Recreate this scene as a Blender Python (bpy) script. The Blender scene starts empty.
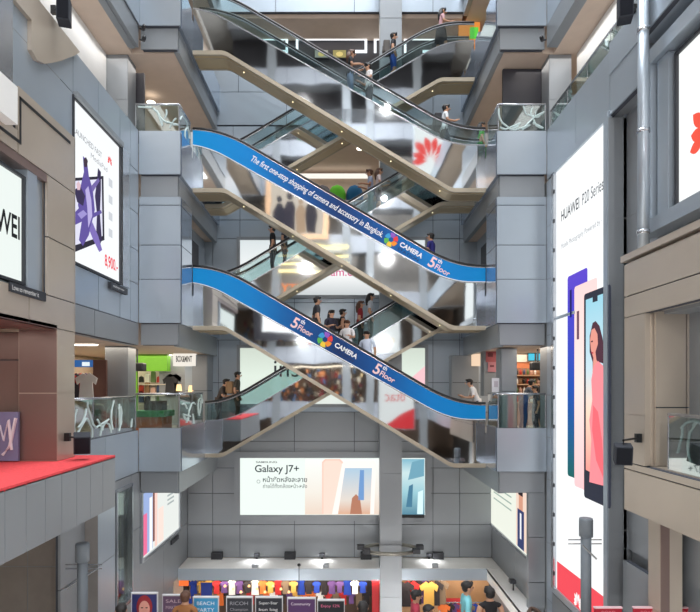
import bpy, bmesh, math, random
from mathutils import Vector, Matrix
random.seed(7)
C = bpy.context.scene.collection
EYE = 1.4; F0 = 560.0; VX, VY = 345.0, 388.0
def PX(px, Y): return (px-VX)*Y/F0                 # plan position of a point measured in the photograph, at a known distance
def PZ(py, Y): return EYE+(VY-py)*Y/F0
def PY(px, X): return F0*X/(px-VX)
def WX(px, py, X):                                 # point of a side wall plane -> (Y, Z)
    Y = PY(px, X); return (Y, PZ(py, Y))
# ------------------------------------------------------------------ materials
M = {}
def mat(name, col, rough=.5, metal=0., emis=None, es=1., var=.06, scale=3., bump=0., bscale=20., spec=.5):
    if name in M: return M[name]
    m = bpy.data.materials.new(name); m.use_nodes = True
    n = m.node_tree.nodes; l = m.node_tree.links
    b = n['Principled BSDF']
    b.inputs['Roughness'].default_value = rough; b.inputs['Metallic'].default_value = metal
    b.inputs['Specular IOR Level'].default_value = spec
    tc = n.new('ShaderNodeTexCoord'); nz = n.new('ShaderNodeTexNoise'); nz.inputs['Scale'].default_value = scale
    nz.inputs['Detail'].default_value = 3
    l.new(tc.outputs['Object'], nz.inputs['Vector'])
    rp = n.new('ShaderNodeValToRGB')
    c = col
    rp.color_ramp.elements[0].position = .3; rp.color_ramp.elements[1].position = .7
    rp.color_ramp.elements[0].color = (c[0]*(1-var), c[1]*(1-var), c[2]*(1-var), 1)
    rp.color_ramp.elements[1].color = (min(1, c[0]*(1+var)), min(1, c[1]*(1+var)), min(1, c[2]*(1+var)), 1)
    l.new(nz.outputs['Fac'], rp.inputs['Fac']); l.new(rp.outputs['Color'], b.inputs['Base Color'])
    if emis is not None:
        b.inputs['Emission Color'].default_value = (*emis, 1); b.inputs['Emission Strength'].default_value = es
    if bump:
        nb = n.new('ShaderNodeTexNoise'); nb.inputs['Scale'].default_value = bscale
        l.new(tc.outputs['Object'], nb.inputs['Vector'])
        bp = n.new('ShaderNodeBump'); bp.inputs['Strength'].default_value = bump; bp.inputs['Distance'].default_value = .05
        l.new(nb.outputs['Fac'], bp.inputs['Height']); l.new(bp.outputs['Normal'], b.inputs['Normal'])
    M[name] = m; return m
def S(r, g, b):                                    # sRGB 0..255 -> linear
    return tuple(((v/255)/12.92 if v/255 <= .04045 else ((v/255+.055)/1.055)**2.4) for v in (r, g, b))
def plain(r, g, b, rough=.6, metal=0.): return mat('c%d_%d_%d_%d' % (r, g, b, int(rough*100)), S(r, g, b), rough, metal)
def glow(r, g, b, es=1.): return mat('g%d_%d_%d_%d' % (r, g, b, int(es*100)), (.02, .02, .02), .9, emis=S(r, g, b), es=es, spec=0)
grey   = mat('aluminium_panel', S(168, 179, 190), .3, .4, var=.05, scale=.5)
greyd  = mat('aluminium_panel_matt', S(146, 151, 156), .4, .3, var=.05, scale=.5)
side_m = mat('aluminium_panel_polished', S(176, 186, 200), .12, .75, var=.03, scale=.5, bump=.1, bscale=1.2)
tan    = mat('champagne_panel', S(192, 180, 166), .3, .4, var=.05, scale=.6)
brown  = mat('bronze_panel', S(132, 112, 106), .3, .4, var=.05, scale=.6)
seam   = mat('dark_seam', S(60, 62, 68), .8)
joint  = mat('panel_backing', S(70, 74, 84), .7)
ceil_m = mat('warm_plaster', S(206, 186, 170), .8, var=.03)
floor_m= mat('polished_floor', S(170, 165, 158), .25, var=.08)
white  = mat('white_paint', S(236, 236, 234), .5, var=.02)
mirror = mat('mirror_steel', (.80, .83, .85), .04, 1., var=.02, scale=.3, bump=.09, bscale=.55)
soff   = mat('escalator_soffit_bronze', S(186, 168, 134), .35, .4, var=.05, scale=1.)
trimst = mat('escalator_edge_strip', S(176, 166, 148), .35, .4, var=.05)
chrome = mat('brushed_steel', S(190, 194, 200), .25, .9)
black  = mat('black_rubber', S(26, 27, 30), .4)
dark   = mat('dark_grey_plastic', S(44, 46, 52), .45)
darkp  = mat('charcoal_panel', S(46, 46, 54), .5)
redc   = mat('red_carpet', S(226, 74, 80), .95, var=.1, scale=14., bump=.3, bscale=80)
skin_m = [mat('skin_a', S(196, 150, 122), .6), mat('skin_b', S(170, 122, 96), .6)]
hair_m = mat('black_hair', S(28, 24, 24), .5, bump=.4, bscale=60)
hair_b = mat('brown_hair', S(88, 56, 40), .5, bump=.4, bscale=60)
eye_m  = mat('eye_dark', S(20, 16, 16), .2)
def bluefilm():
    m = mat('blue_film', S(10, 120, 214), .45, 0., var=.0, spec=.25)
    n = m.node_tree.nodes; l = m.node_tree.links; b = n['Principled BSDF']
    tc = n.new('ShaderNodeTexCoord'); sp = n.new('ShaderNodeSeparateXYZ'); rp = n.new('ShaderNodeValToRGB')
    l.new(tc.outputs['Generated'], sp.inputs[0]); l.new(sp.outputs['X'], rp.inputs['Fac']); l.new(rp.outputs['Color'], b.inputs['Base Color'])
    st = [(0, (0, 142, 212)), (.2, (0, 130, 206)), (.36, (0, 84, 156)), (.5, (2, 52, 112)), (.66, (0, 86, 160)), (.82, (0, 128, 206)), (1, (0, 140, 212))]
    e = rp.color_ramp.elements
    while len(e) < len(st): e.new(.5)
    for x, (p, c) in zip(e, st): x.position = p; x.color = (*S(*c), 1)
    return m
bluem = bluefilm()
def glassmat(name, tint, refl):
    m = bpy.data.materials.new(name); m.use_nodes = True
    n = m.node_tree.nodes; l = m.node_tree.links; n.clear()
    o = n.new('ShaderNodeOutputMaterial'); mx = n.new('ShaderNodeMixShader'); t = n.new('ShaderNodeBsdfTransparent'); g = n.new('ShaderNodeBsdfGlossy')
    lw = n.new('ShaderNodeLayerWeight'); lw.inputs['Blend'].default_value = .25
    mt = n.new('ShaderNodeMath'); mt.operation = 'MULTIPLY_ADD'; mt.inputs[1].default_value = .6; mt.inputs[2].default_value = refl
    l.new(lw.outputs['Fresnel'], mt.inputs[0]); l.new(mt.outputs[0], mx.inputs[0])
    t.inputs[0].default_value = (*tint, 1); g.inputs['Roughness'].default_value = .03
    l.new(t.outputs[0], mx.inputs[1]); l.new(g.outputs[0], mx.inputs[2]); l.new(mx.outputs[0], o.inputs[0])
    return m
glass = glassmat('clear_glass', (.82, .90, .90), .06)
glassg = glassmat('green_glass', (.80, .90, .88), .08)
frost = mat('frosted_band', S(196, 214, 214), .5)
# ------------------------------------------------------------------ mesh building
WP = {}
class MB:
    def __init__(s): s.v = []; s.f = []; s.mi = []; s.mats = []; s.cur = 0; s.sm = []; s.smooth = False
    def use(s, m):
        if m not in s.mats: s.mats.append(m)
        s.cur = s.mats.index(m); return s
    def add(s, vs, fs):
        k = len(s.v); s.v += [tuple(v) for v in vs]
        for f in fs: s.f.append(tuple(i+k for i in f)); s.mi.append(s.cur); s.sm.append(s.smooth)
        return s
    def box(s, x0, x1, y0, y1, z0, z1):
        x0, x1 = sorted((x0, x1)); y0, y1 = sorted((y0, y1)); z0, z1 = sorted((z0, z1))
        return s.add([(x0,y0,z0),(x1,y0,z0),(x1,y1,z0),(x0,y1,z0),(x0,y0,z1),(x1,y0,z1),(x1,y1,z1),(x0,y1,z1)],
              [(0,3,2,1),(4,5,6,7),(0,1,5,4),(1,2,6,5),(2,3,7,6),(3,0,4,7)])
    def quad(s, a, b, c, d): return s.add([a, b, c, d], [(0,1,2,3)])
    def poly(s, pts): return s.add(pts, [tuple(range(len(pts)))])
    def prism(s, pts, dv):
        n = len(pts); q = [tuple(Vector(p)+Vector(dv)) for p in pts]
        return s.add(list(pts)+q, [tuple(range(n))[::-1], tuple(range(n, 2*n))]+[(i, (i+1)%n, n+(i+1)%n, n+i) for i in range(n)])
    def tube(s, path, r, n=8, cap=True):
        path = [Vector(p) for p in path]; rs = r if isinstance(r, (list, tuple)) else [r]*len(path)
        vs = []; up0 = None
        for i, p in enumerate(path):
            d = (path[min(i+1, len(path)-1)]-path[max(i-1, 0)]).normalized()
            ref = Vector((0,0,1)) if abs(d.z) < .9 else Vector((1,0,0))
            a = d.cross(ref).normalized(); b = d.cross(a).normalized()
            for k in range(n):
                t = 2*math.pi*k/n; vs.append(tuple(p+a*math.cos(t)*rs[i]+b*math.sin(t)*rs[i]))
        fs = []
        for i in range(len(path)-1):
            for k in range(n): fs.append((i*n+k, i*n+(k+1)%n, (i+1)*n+(k+1)%n, (i+1)*n+k))
        if cap: fs += [tuple(range(n))[::-1], tuple((len(path)-1)*n+k for k in range(n))]
        o = s.smooth; s.smooth = n > 6; s.add(vs, fs); s.smooth = o; return s
    def lathe(s, c, prof, n=16, axis='z'):
        vs = []
        for (r, h) in prof:
            for k in range(n):
                t = 2*math.pi*k/n; a, b = r*math.cos(t), r*math.sin(t)
                p = {'z': (a, b, h), 'y': (a, h, b), 'x': (h, a, b)}[axis]
                vs.append((c[0]+p[0], c[1]+p[1], c[2]+p[2]))
        fs = []
        for i in range(len(prof)-1):
            for k in range(n): fs.append((i*n+k, i*n+(k+1)%n, (i+1)*n+(k+1)%n, (i+1)*n+k))
        fs += [tuple(range(n))[::-1], tuple((len(prof)-1)*n+k for k in range(n))]
        o = s.smooth; s.smooth = True; s.add(vs, fs); s.smooth = o; return s
    def ell(s, c, r, n=10, m=7, zmin=-1.):
        prof = []
        for i in range(m+1):
            h = zmin+(1-zmin)*i/m; prof.append((max(.001, math.sqrt(max(0, 1-h*h))), h))
        vs = []; k0 = len(prof)
        for (q, h) in prof:
            for k in range(n):
                t = 2*math.pi*k/n; vs.append((c[0]+r[0]*q*math.cos(t), c[1]+r[1]*q*math.sin(t), c[2]+r[2]*h))
        fs = []
        for i in range(k0-1):
            for k in range(n): fs.append((i*n+k, i*n+(k+1)%n, (i+1)*n+(k+1)%n, (i+1)*n+k))
        fs += [tuple(range(n))[::-1], tuple((k0-1)*n+k for k in range(n))]
        o = s.smooth; s.smooth = True; s.add(vs, fs); s.smooth = o; return s
    def build(s, name, m=None, parent=None, label=None, cat=None, group=None, kind=None, bevel=0):
        vs = [Vector(v) for v in s.v]
        mn = Vector([min(v[i] for v in vs) for i in range(3)]); mx = Vector([max(v[i] for v in vs) for i in range(3)])
        org = Vector(((mn.x+mx.x)/2, (mn.y+mx.y)/2, mn.z))
        me = bpy.data.meshes.new(name); me.from_pydata([tuple(v-org) for v in vs], [], s.f)
        if s.mats:
            for x in s.mats: me.materials.append(x)
            me.polygons.foreach_set('material_index', s.mi)
        if m: 
            if not s.mats: me.materials.append(m)
        me.polygons.foreach_set('use_smooth', s.sm); me.update()
        o = bpy.data.objects.new(name, me); C.objects.link(o)
        if bevel:
            b = o.modifiers.new('bevel', 'BEVEL'); b.width = bevel; b.segments = 2; b.limit_method = 'ANGLE'
        WP[o.name] = org
        if parent: o.parent = parent; o.location = org-WP[parent.name]
        else: o.location = org
        return tag(o, label, cat, group, kind)
def tag(o, label=None, cat=None, group=None, kind=None):
    if label: o['label'] = label
    if cat: o['category'] = cat
    if group: o['group'] = group
    if kind: o['kind'] = kind
    return o
def empty(name, loc, label, cat, group=None):
    o = bpy.data.objects.new(name, None); C.objects.link(o); o.location = loc; WP[o.name] = Vector(loc)
    return tag(o, label, cat, group)
def copy_thing(o, delta, label=None):
    c = o.copy(); C.objects.link(c); c.location = o.location+Vector(delta); WP[c.name] = WP[o.name]+Vector(delta)
    for ch in [x for x in list(C.objects) if x.parent == o]:
        d = ch.copy(); C.objects.link(d); d.parent = c
    if label: c['label'] = label
    return c
def text(body, org, xa, width, m, parent, height=None, name='lettering', bold=0., shear=0., up=(0,0,1), align='l'):
    cu = bpy.data.curves.new('t', 'FONT'); cu.body = body; cu.offset = bold; cu.shear = shear
    ob = bpy.data.objects.new('t', cu); C.objects.link(ob)
    me = bpy.data.meshes.new_from_object(ob.evaluated_get(bpy.context.evaluated_depsgraph_get()))
    bpy.data.objects.remove(ob)
    if not len(me.vertices): return None
    xs = [v.co.x for v in me.vertices]; ys = [v.co.y for v in me.vertices]
    x0, x1, y0, y1 = min(xs), max(xs), min(ys), max(ys)
    if width is None: sc = height/(y1-y0); sy = sc
    else: sc = width/(x1-x0); sy = sc if height is None else height/(y1-y0)
    xa = Vector(xa).normalized(); up = Vector(up).normalized(); og = Vector(org)
    if align == 'c': og = og-xa*(x1-x0)*sc/2
    b = MB(); b.v = [tuple(og+xa*(v.co.x-x0)*sc+up*(v.co.y-y0)*sy) for v in me.vertices]
    b.f = [tuple(p.vertices) for p in me.polygons]; b.mi = [0]*len(b.f); b.sm = [False]*len(b.f)
    return b.build(name, m, parent)
NTR = [0]
def struct(name, mb, m=None, bevel=0):
    if name == 'trim': NTR[0] += 1; name = 'trim_%d' % NTR[0]
    return mb.build(name, m, kind='structure', bevel=bevel)
def panels(mb, plane, pos, us, vs, out, m, back=None, gap=.022, th=.05):
    """metal cladding panels with real open joints; plane 'x' or 'y'; out = +1/-1 the way they face"""
    for i in range(len(us)-1):
        for j in range(len(vs)-1):
            u0, u1 = us[i]+gap/2, us[i+1]-gap/2; v0, v1 = vs[j]+gap/2, vs[j+1]-gap/2
            mb.use(m)
            if plane == 'x': mb.box(pos, pos-out*th, u0, u1, v0, v1)
            else: mb.box(u0, u1, pos, pos-out*th, v0, v1)
    mb.use(back or joint)
    d = .12
    e = min(.055, (us[-1]-us[0])*.2)
    if plane == 'x': mb.box(pos-out*th*.6, pos-out*d, us[0]+e, us[-1]-e, vs[0], vs[-1])
    else: mb.box(us[0]+e, us[-1]-e, pos-out*th*.6, pos-out*d, vs[0], vs[-1])
    return mb
def rng(a, b, step):
    n = max(1, round((b-a)/step)); return [a+(b-a)*i/n for i in range(n+1)]
XL, XR = -5.9, 5.77          # atrium side walls
BL, BR = -4.7, 4.34          # inner faces of the landings
YB = 16.0                    # front of the landings
YF = 21.0                    # far wall
LV = [0., 4.25, 8.5, 12.75, 17.0]
# ------------------------------------------------------------------ floors, ceilings
b = MB().box(-12, 12, -9, 27, -8.7, -8.5); struct('floor', b, floor_m)
for z in LV:
    for sgn, xin, xo in ((-1, XL, -10), (1, XR, 10)):
        ys_ = 12.45 if z <= 8.5 and sgn > 0 else 11.6 if z <= 8.5 else 7.
        b = MB().box(sgn*10, xin-(-sgn)*0+sgn*.15, ys_, YB+.3, z-.28, z-.004); b.box(sgn*10, (BL if sgn < 0 else BR)+sgn*.04, YB+.3, 24.9, z-.28, z-.004)
        struct('floor_%s_%d' % ('left' if sgn < 0 else 'right', LV.index(z)), b, floor_m)
        if z > 0 or True:
            b = MB().box(sgn*10, xin+sgn*.3, ys_, YB+.3, z-1.62, z-.3); b.box(sgn*10, (BL if sgn < 0 else BR)+sgn*.27, YB+.3, 24.9, z-1.62, z-.3)
            struct('ceiling_%s_%d' % ('left' if sgn < 0 else 'right', LV.index(z)), b, ceil_m)
for k, z in enumerate(LV[2:]):                         # far halls on the two upper floors
    struct('floor_far_%d' % k, MB().box(BL-.1, BR+.1, YF+.15, 26, z-.28, z), floor_m)
    struct('ceiling_far_%d' % k, MB().box(BL-.1, BR+.1, YF+.15, 26, z-1.64, z-.3), ceil_m)
# ------------------------------------------------------------------ landing parapets, beams and cladding on both sides
for sgn, xin, bx in ((-1, XL, BL), (1, XR, BR)):
    side = 'left' if sgn < 0 else 'right'
    for z in LV:
        # front parapet of the landing
        b = MB(); panels(b, 'y', YB, sorted([xin, bx]), [z-1., z+.26], -1, grey); 
        struct('trim', b)
        b = MB()                                     # inner return of the parapet; lower below the landings
        x2 = bx+sgn*.12
        b.use(side_m)
        b.box(bx, x2, YB+.13, 17.2, z-1., z+.26); b.box(bx, x2, 17.2, YF, z-1., z-.01)
        if z in (0,): pass
        if sgn > 0 and z > 0 and z < 17: b.box(bx, x2, 18.25, 18.7, z, z+.26)
        b.use(joint).box(x2, x2+sgn*.16, YB+.13, YF, z-1., z-.3)
        struct('trim', b)
        # set back beam under it
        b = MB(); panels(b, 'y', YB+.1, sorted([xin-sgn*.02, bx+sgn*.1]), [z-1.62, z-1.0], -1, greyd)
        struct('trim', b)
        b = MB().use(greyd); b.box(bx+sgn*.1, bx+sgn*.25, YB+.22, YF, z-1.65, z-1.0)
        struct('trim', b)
    # closed cladding between the second and third landing
    b = MB(); z = LV[1]
    zs = [z+.26, 5.49, 6.63, LV[2]-1.62]
    panels(b, 'y', YB+.02, sorted([xin, bx]), zs, -1, grey)
    struct('wall_%s_corner' % side, b)
    b = MB(); panels(b, 'x', bx+sgn*.0, [YB+.14, 17.2], zs, -sgn, side_m); b.use(joint).box(bx+sgn*.12, bx+sgn*1.1, YB+.15, 17.2, zs[0], zs[-1])
    struct('wall_%s_return' % side, b)
    # lower landing cladding, down to the far wall
    b = MB()
    # columns behind the rails
    xa, xb = (-7.0, -6.33) if sgn < 0 else (5.95, 6.6)
    b = MB()
    for k in (0, 1, 2, 3): panels(b, 'y', 16.32, [xa, xb], rng(LV[k], LV[k]+2.62, 1.32), -1, greyd); b.use(greyd).box(xa, xb, 16.33, 16.95, LV[k], LV[k]+2.62)
    struct('wall_%s_columns' % side, b)
# wall on the right behind the corner (narrow frontal column next to shop)
b = MB()
for k in (0,):
    panels(b, 'y', 16.9, [4.72, 5.2], rng(LV[k], 2.6, 1.3), -1, greyd); b.use(greyd).box(4.72, 5.2, 17., 17.5, LV[k], 2.6)
struct('wall_right_pier', b)
# ------------------------------------------------------------------ left side wall (X = XL)
b = MB()
yj = [8, 9.6, 11.2, 12.1]
Yb0, Yb1, zb0, zb1 = 12.15, PY(120, XL), 4.13, 7.75
panels(b, 'x', XL, [Yb1, 15.4, YB], [3.25, 4.35, 5.3, 6.35, 7.55, 8.76], 1, grey)
panels(b, 'x', XL, [8, 9.3, Yb0], [3.25, 4.1, 5.3, 6.5, 7.8, 8.76], 1, grey)
panels(b, 'x', XL, [Yb0, 13.4, Yb1], [3.25, 4.1], 1, grey)
panels(b, 'x', XL, [Yb0, 13.4, Yb1], [7.8, 8.76], 1, grey)
panels(b, 'x', XL+.0, [11.4, 13.2, YB], [2.62, 3.25], 1, greyd)
b.use(greyd).box(XL-.14, XL-.3, 8, YB, 2.62, 8.76)
b.use(greyd).box(XL-.001, XL-.5, 7.9, 11.6, 2.62, 8.7)
struct('wall_left', b)
b = MB(); panels(b, 'x', XL+.04, [7, 10, 13, YB], [LV[3]-1., LV[3]+.26], 1, grey); b.use(greyd).box(XL-.1, XL-.25, 7, YB, LV[3]-1.65, LV[3]-1)
b.use(greyd).box(XL+.0, XL-.3, 7, YB, LV[3]-1.62, LV[3]-1.0)
struct('trim', b)
b = MB().use(white).box(-6.95, -7.1, 8, 16.3, 8.5, 11.12); struct('wall_left_inner', b)
b = MB().use(white).box(6.75, 6.9, 8, 16.3, 8.5, 11.12); b.use(dark).box(6.72, 6.76, 12.9, 13.9, 10.3, 10.4); struct('wall_right_inner', b)
# F3 side parapet and F2 side wall, left
b = MB(); panels(b, 'x', XL, [11.8, 13.8, YB], [-1., .2], 1, grey)
ys = [12.9, 14.4, 15.4, PY(130, XL)+.6, 18.2, YF]
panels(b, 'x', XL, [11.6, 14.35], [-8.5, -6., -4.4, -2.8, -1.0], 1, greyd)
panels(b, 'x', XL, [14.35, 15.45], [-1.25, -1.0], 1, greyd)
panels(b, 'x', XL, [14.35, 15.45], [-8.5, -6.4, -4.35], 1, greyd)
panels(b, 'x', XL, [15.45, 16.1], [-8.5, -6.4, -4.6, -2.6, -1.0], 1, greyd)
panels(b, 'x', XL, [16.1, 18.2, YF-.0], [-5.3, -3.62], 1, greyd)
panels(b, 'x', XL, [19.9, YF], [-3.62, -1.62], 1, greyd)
b.use(greyd).box(XL-.13, XL-.3, 16.1, YF, -3.62, -1.0); b.box(XL, XL-.3, 16.1, 19.9, -1.62, -1.0)
b.use(greyd).box(XL, XL-.3, 15.4, 19.2, -8.5, -5.3)
struct('wall_left_lower', b)
# frontal block under the red ledge and its side
b = MB(); panels(b, 'y', 12.7, [-10.5, -8.5, -7.2, -6.4, -5.6], [-8.5, -5.4, -2.65, -1.0], -1, mat('grey_brown_panel', S(150, 144, 140), .4, .3))
panels(b, 'x', -5.6, [12.7, 13.65], [-8.5, -5.4, -2.65, -.3], 1, grey); b.use(greyd).box(-5.608, -10.5, 12.708, 13.65, -8.5, -.35)
struct('wall_left_block', b)
# red ledge
b = MB()
panels(b, 'x', -4.8, [6.2, 6.75, 7.3, 7.9, 8.43, 8.97, 9.49, 10.02, 10.56, 11.1, 11.7], [-1.08, -.03], 1, greyd)
b.use(greyd).box(-4.808, -9.8, 6.2, 11.7, -1.07, -.06)
struct('trim', b)
b = MB().use(redc).box(-4.8, -9.0, 6.25, 11.7, -.06, -.002)
b.build('carpet', None, label='red carpet strip covering the grey ledge at the lower left', cat='carpet')
# tan upper wall on the left, stepped top with a dark inset line
XT = -5.5
b = MB()
y0 = 9.42
z2 = 2.53
panels(b, 'x', XT, [6.0, 7.2], [2.53, 3.1], 1, tan); panels(b, 'x', XT, [7.2, 9.75, 11.4], [2.53, 3.12], 1, tan)
panels(b, 'x', XT, [10.35, 11.4], [3.12, 4.2, 5.35], 1, tan)
panels(b, 'x', XT, [9.42, 11.4], [5.35, 6.5], 1, tan)
panels(b, 'x', XT, [6.0, 9.42], [5.35, 5.74], 1, tan)
b.use(tan).box(XT-.12, XT-.4, 6.0, 9.42, 5.35, 5.72); b.box(XT-.12, XT-.39, 9.42, 11.4, 5.35, 6.48); b.box(XT-.1, XT-.38, 10.35, 11.38, 2.6, 5.4)
b.use(black).box(XT-.0, XT+.012, 6.0, 9.46, 5.53, 5.58); b.box(XT, XT+.012, 9.46, 9.5, 5.53, 6.33); b.box(XT, XT+.012, 9.46, 11.2, 6.28, 6.33)
b.use(tan).box(XT, XL, 11.38, 11.42, 2.53, 6.5)
struct('wall_left_balcony', b)
# upper board recess frame
b = MB()
YA = 9.69
b.use(grey); b.box(XT-.02, XT-.3, YA+.05, YA+.35, 3.12, 5.35)
b.use(grey); b.box(XT-.1, XT-.5, YA+.35, 10.35, 3.12, 5.35)
b.use(brown); b.box(XT-.01, XT-.4, 6, 10.35, 5.2, 5.35); 
struct('trim', b)
# tan column standing on the ledge
b = MB()
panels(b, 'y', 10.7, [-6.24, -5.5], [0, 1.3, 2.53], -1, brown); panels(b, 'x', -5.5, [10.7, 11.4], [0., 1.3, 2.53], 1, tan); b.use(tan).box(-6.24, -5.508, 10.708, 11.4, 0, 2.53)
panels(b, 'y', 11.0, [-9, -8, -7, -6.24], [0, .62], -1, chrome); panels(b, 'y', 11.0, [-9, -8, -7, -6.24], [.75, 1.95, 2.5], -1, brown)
b.use(brown).box(-9, XT, 7, 10.7, 2.53, 2.6)
struct('wall_left_pillar', b)
# heavy rounded fascia top left
b = MB()
pts = []
prof = [(8.6, 14), (8.6, 7.85), (8.75, 7.6), (9.1, 7.42), (9.6, 7.42), (10.2, 7.62), (10.8, 8.02), (11.3, 8.6), (11.3, 14)]
b.use(tan).prism([(-5.82, y, z) for y, z in [(6, 8.78), (6, 8.24), (10.4, 8.24), (10.4, 7.68), (10.6, 7.6), (10.85, 7.68), (11.1, 7.84), (11.5, 8.12), (11.8, 8.36), (12.05, 8.55), (12.3, 8.78)]], (-.4, 0, 0))
struct('wall_left_fascia', b)
b = MB().use(chrome).box(-5.52, -5.7, 6.6, 9.31, 6.36, 7.9); b.use(white).box(-5.3, -5.8, 6.6, 9.07, 5.66, 6.27); struct('trim', b)
# left of it, return above the tan wall
# ------------------------------------------------------------------ right side wall (X = XR)
b = MB()
Y0, Y1 = 12.2, PY(552, XR)
panels(b, 'x', XR, [Y1, YB], [-8.5, -6.5, -4.6, -3., -1.2, 0, 1.2, 2.9, 4.5, 6.0, 7.3], -1, grey)
panels(b, 'x', XR, [11.05, 12.2, 14, YB], [7.34, 8.76], -1, grey)
panels(b, 'x', XR, [Y0, 14, Y1], [-8.5, -6.4, -4.3], -1, greyd)
b.use(greyd).box(XR+.3, XR+.45, Y0, YB, -8.5, 8.7); b.use(greyd).box(XR+.05, XR+.4, 11.05, YB, 7.36, 8.72); b.use(greyd).box(XR+.01, XR+.5, 15.6, 16.6, -8.5, 7.3)
struct('wall_right', b)
b = MB()                                             # pier in front of the billboard's near end
zz = [-8.5, -5.8, -3.7, -2.1, -1.7, -.3, 1.6, 3.2, 5.1, 7.3, 8.76]
panels(b, 'y', Y0, [5.74, 6.15], zz[:-1], -1, greyd); b.use(greyd).box(5.748, 6.3, Y0+.008, Y0+.14, -8.5, 7.3); b.use(greyd).box(6.158, 6.6, 9.3, Y0+.1, -2.1, 8.6)
panels(b, 'x', 6.15, [9.3, 10.3, 11.3, Y0], zz[4:], -1, greyd); b.use(greyd).box(6.25, 6.6, 6.6, Y0, -8.5, 8.6)
panels(b, 'x', 6.0, [11., 12.1], [-8.5, -5, -2.3], -1, greyd)
struct('wall_right_near', b)
b = MB(); panels(b, 'x', 5.75, [6, 9, Y0], [8.2, 8.9], -1, grey); b.use(grey).box(5.87, 6.6, 6, Y0, 8.2, 8.9)
struct('trim', b)
b = MB(); panels(b, 'x', XR, [7, 11.5, YB], [LV[3]-1., LV[3]+.26], -1, grey); b.use(greyd).box(XR, XR+.3, 7, YB, LV[3]-1.62, LV[3]-1)
struct('trim', b)
b = MB(); panels(b, 'x', XR-.02, [14., YB+.0], [LV[1]-1.0, LV[1]-.9], -1, grey)
panels(b, 'x', 5.5, [16.32, 18.5, YF], [-8.5, -5.3], -1, greyd); panels(b, 'x', 5.5, [16.32, 18.2, YF], [-5.3, -3.72], -1, greyd)
panels(b, 'x', 5.5, [20.4, YF], [-3.72, -1.62], -1, greyd)
b.use(greyd).box(5.62, 5.8, 16.36, YF, -8.5, -1.0); b.box(5.5, 5.8, 16.36, 20.4, -1.62, -1.0)
panels(b, 'y', 16.12, [5.27, XR], [-4.96, -4.2, -2.9, -1.62], -1, greyd)
b.use(greyd).box(5.29, XR, 16.2, 16.32, -8.5, -1.62)
struct('wall_right_lower', b)
# tan balcony wall at right
XQ = 5.4; YQ = PY(624, XQ)
b = MB()
Ya = PY(645, XQ)
panels(b, 'x', XQ, [6, 8.3, YQ], [-.95, -.15, -.02], -1, tan)
panels(b, 'x', XQ, [Ya, YQ], [-.02, .9, 2.75], -1, tan)
panels(b, 'x', XQ, [6, 8.3, YQ], [2.75, 3.15, 3.78], -1, tan)
b.use(tan).box(XQ+.12, XQ+.4, 6, YQ, -.95, 0); b.box(XQ+.008, XQ+.6, Ya+.008, YQ, .0, 2.75); b.box(XQ+.12, XQ+.7, 6, YQ, 2.78, 3.9); b.box(XQ+.1, 6.3, Ya, YQ, 0, 2.78)
b.use(tan).box(XQ-.02, XQ+.9, 6, YQ+.1, 3.84, 3.96)
panels(b, 'y', Ya-.08, [XQ+.14, 6.1, 6.8, 8.5], [0, 1.05, 2.78], -1, tan)
b.use(greyd).box(XQ+.3, 9, 6, YQ, 2.72, 2.8); b.use(greyd).box(XQ+.4, 9, 6, YQ, -.9, 0.)
struct('wall_right_balcony', b)
b = MB()                                              # below it: columns and dark recess
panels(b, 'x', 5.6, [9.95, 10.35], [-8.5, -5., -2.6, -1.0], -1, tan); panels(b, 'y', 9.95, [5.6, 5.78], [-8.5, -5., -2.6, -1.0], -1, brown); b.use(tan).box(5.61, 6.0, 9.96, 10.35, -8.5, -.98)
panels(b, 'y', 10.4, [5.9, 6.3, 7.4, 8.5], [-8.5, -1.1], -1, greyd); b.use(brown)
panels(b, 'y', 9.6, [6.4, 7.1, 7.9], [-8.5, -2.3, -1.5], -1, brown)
struct('wall_right_base', b)
# ------------------------------------------------------------------ far wall
b = MB()
cols = [-5.9, -4.96, -3.94, -1.9, .35, 1.28, 3.3, 4.3, 5.5]
rows = [-4.96, -3.72, -2.55, -1.6, -.6, .5]
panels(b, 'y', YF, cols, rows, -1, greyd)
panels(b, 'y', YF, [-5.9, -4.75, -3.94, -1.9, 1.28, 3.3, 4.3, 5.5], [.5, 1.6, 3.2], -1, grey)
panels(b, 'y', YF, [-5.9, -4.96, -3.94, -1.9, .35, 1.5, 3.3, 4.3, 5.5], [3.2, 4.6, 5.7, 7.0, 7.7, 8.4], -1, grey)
b.use(greyd).box(-7, 7, YF+.1, YF+.3, -4.96, 8.35)
struct('wall_far', b)
b = MB()
panels(b, 'y', YF, [-5.9, -4.2, -2.6], [8.4, 9.8, 11.22], -1, grey); b.use(greyd).box(-5.9, -2.6, YF+.1, YF+.3, 8.4, 11.2)
panels(b, 'y', YF, [-5.9, -5.2, -2.2, .35, 3.3, 5.5], [11.26, 12.5], -1, grey); panels(b, 'y', YF, [-5.9, -4.0, -2.6], [12.5, 13.35], -1, grey)
panels(b, 'y', YF+.1, [-5.9, -4.2, -1.5, 1.5, 5.5], [10.85, 11.26], -1, greyd)
panels(b, 'y', YF+.05, [2.6, 3.6, 5.5], [8.4, 9.8, 10.9], -1, greyd)
panels(b, 'y', YF-.0, [-5.9, -2.6, .35, 3.3, 5.5], [15.5, 17.2], -1, grey)
struct('wall_far_upper', b)
b = MB()                                              # the full height pillar
for (x0, x1) in ((1.23, 2.0),):
    panels(b, 'y', 19.68, [x0, x1], [-8.5, -5.95, -4.1, -1.6, 1.2, 3.2, 5.2, 7.0, 9.5, 12.0, 14.4, 17.5], -1, greyd); b.use(greyd).box(x0, x1, 19.7, 20.25, -8.5, 17.5)
struct('wall_far_pillar', b)
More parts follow.
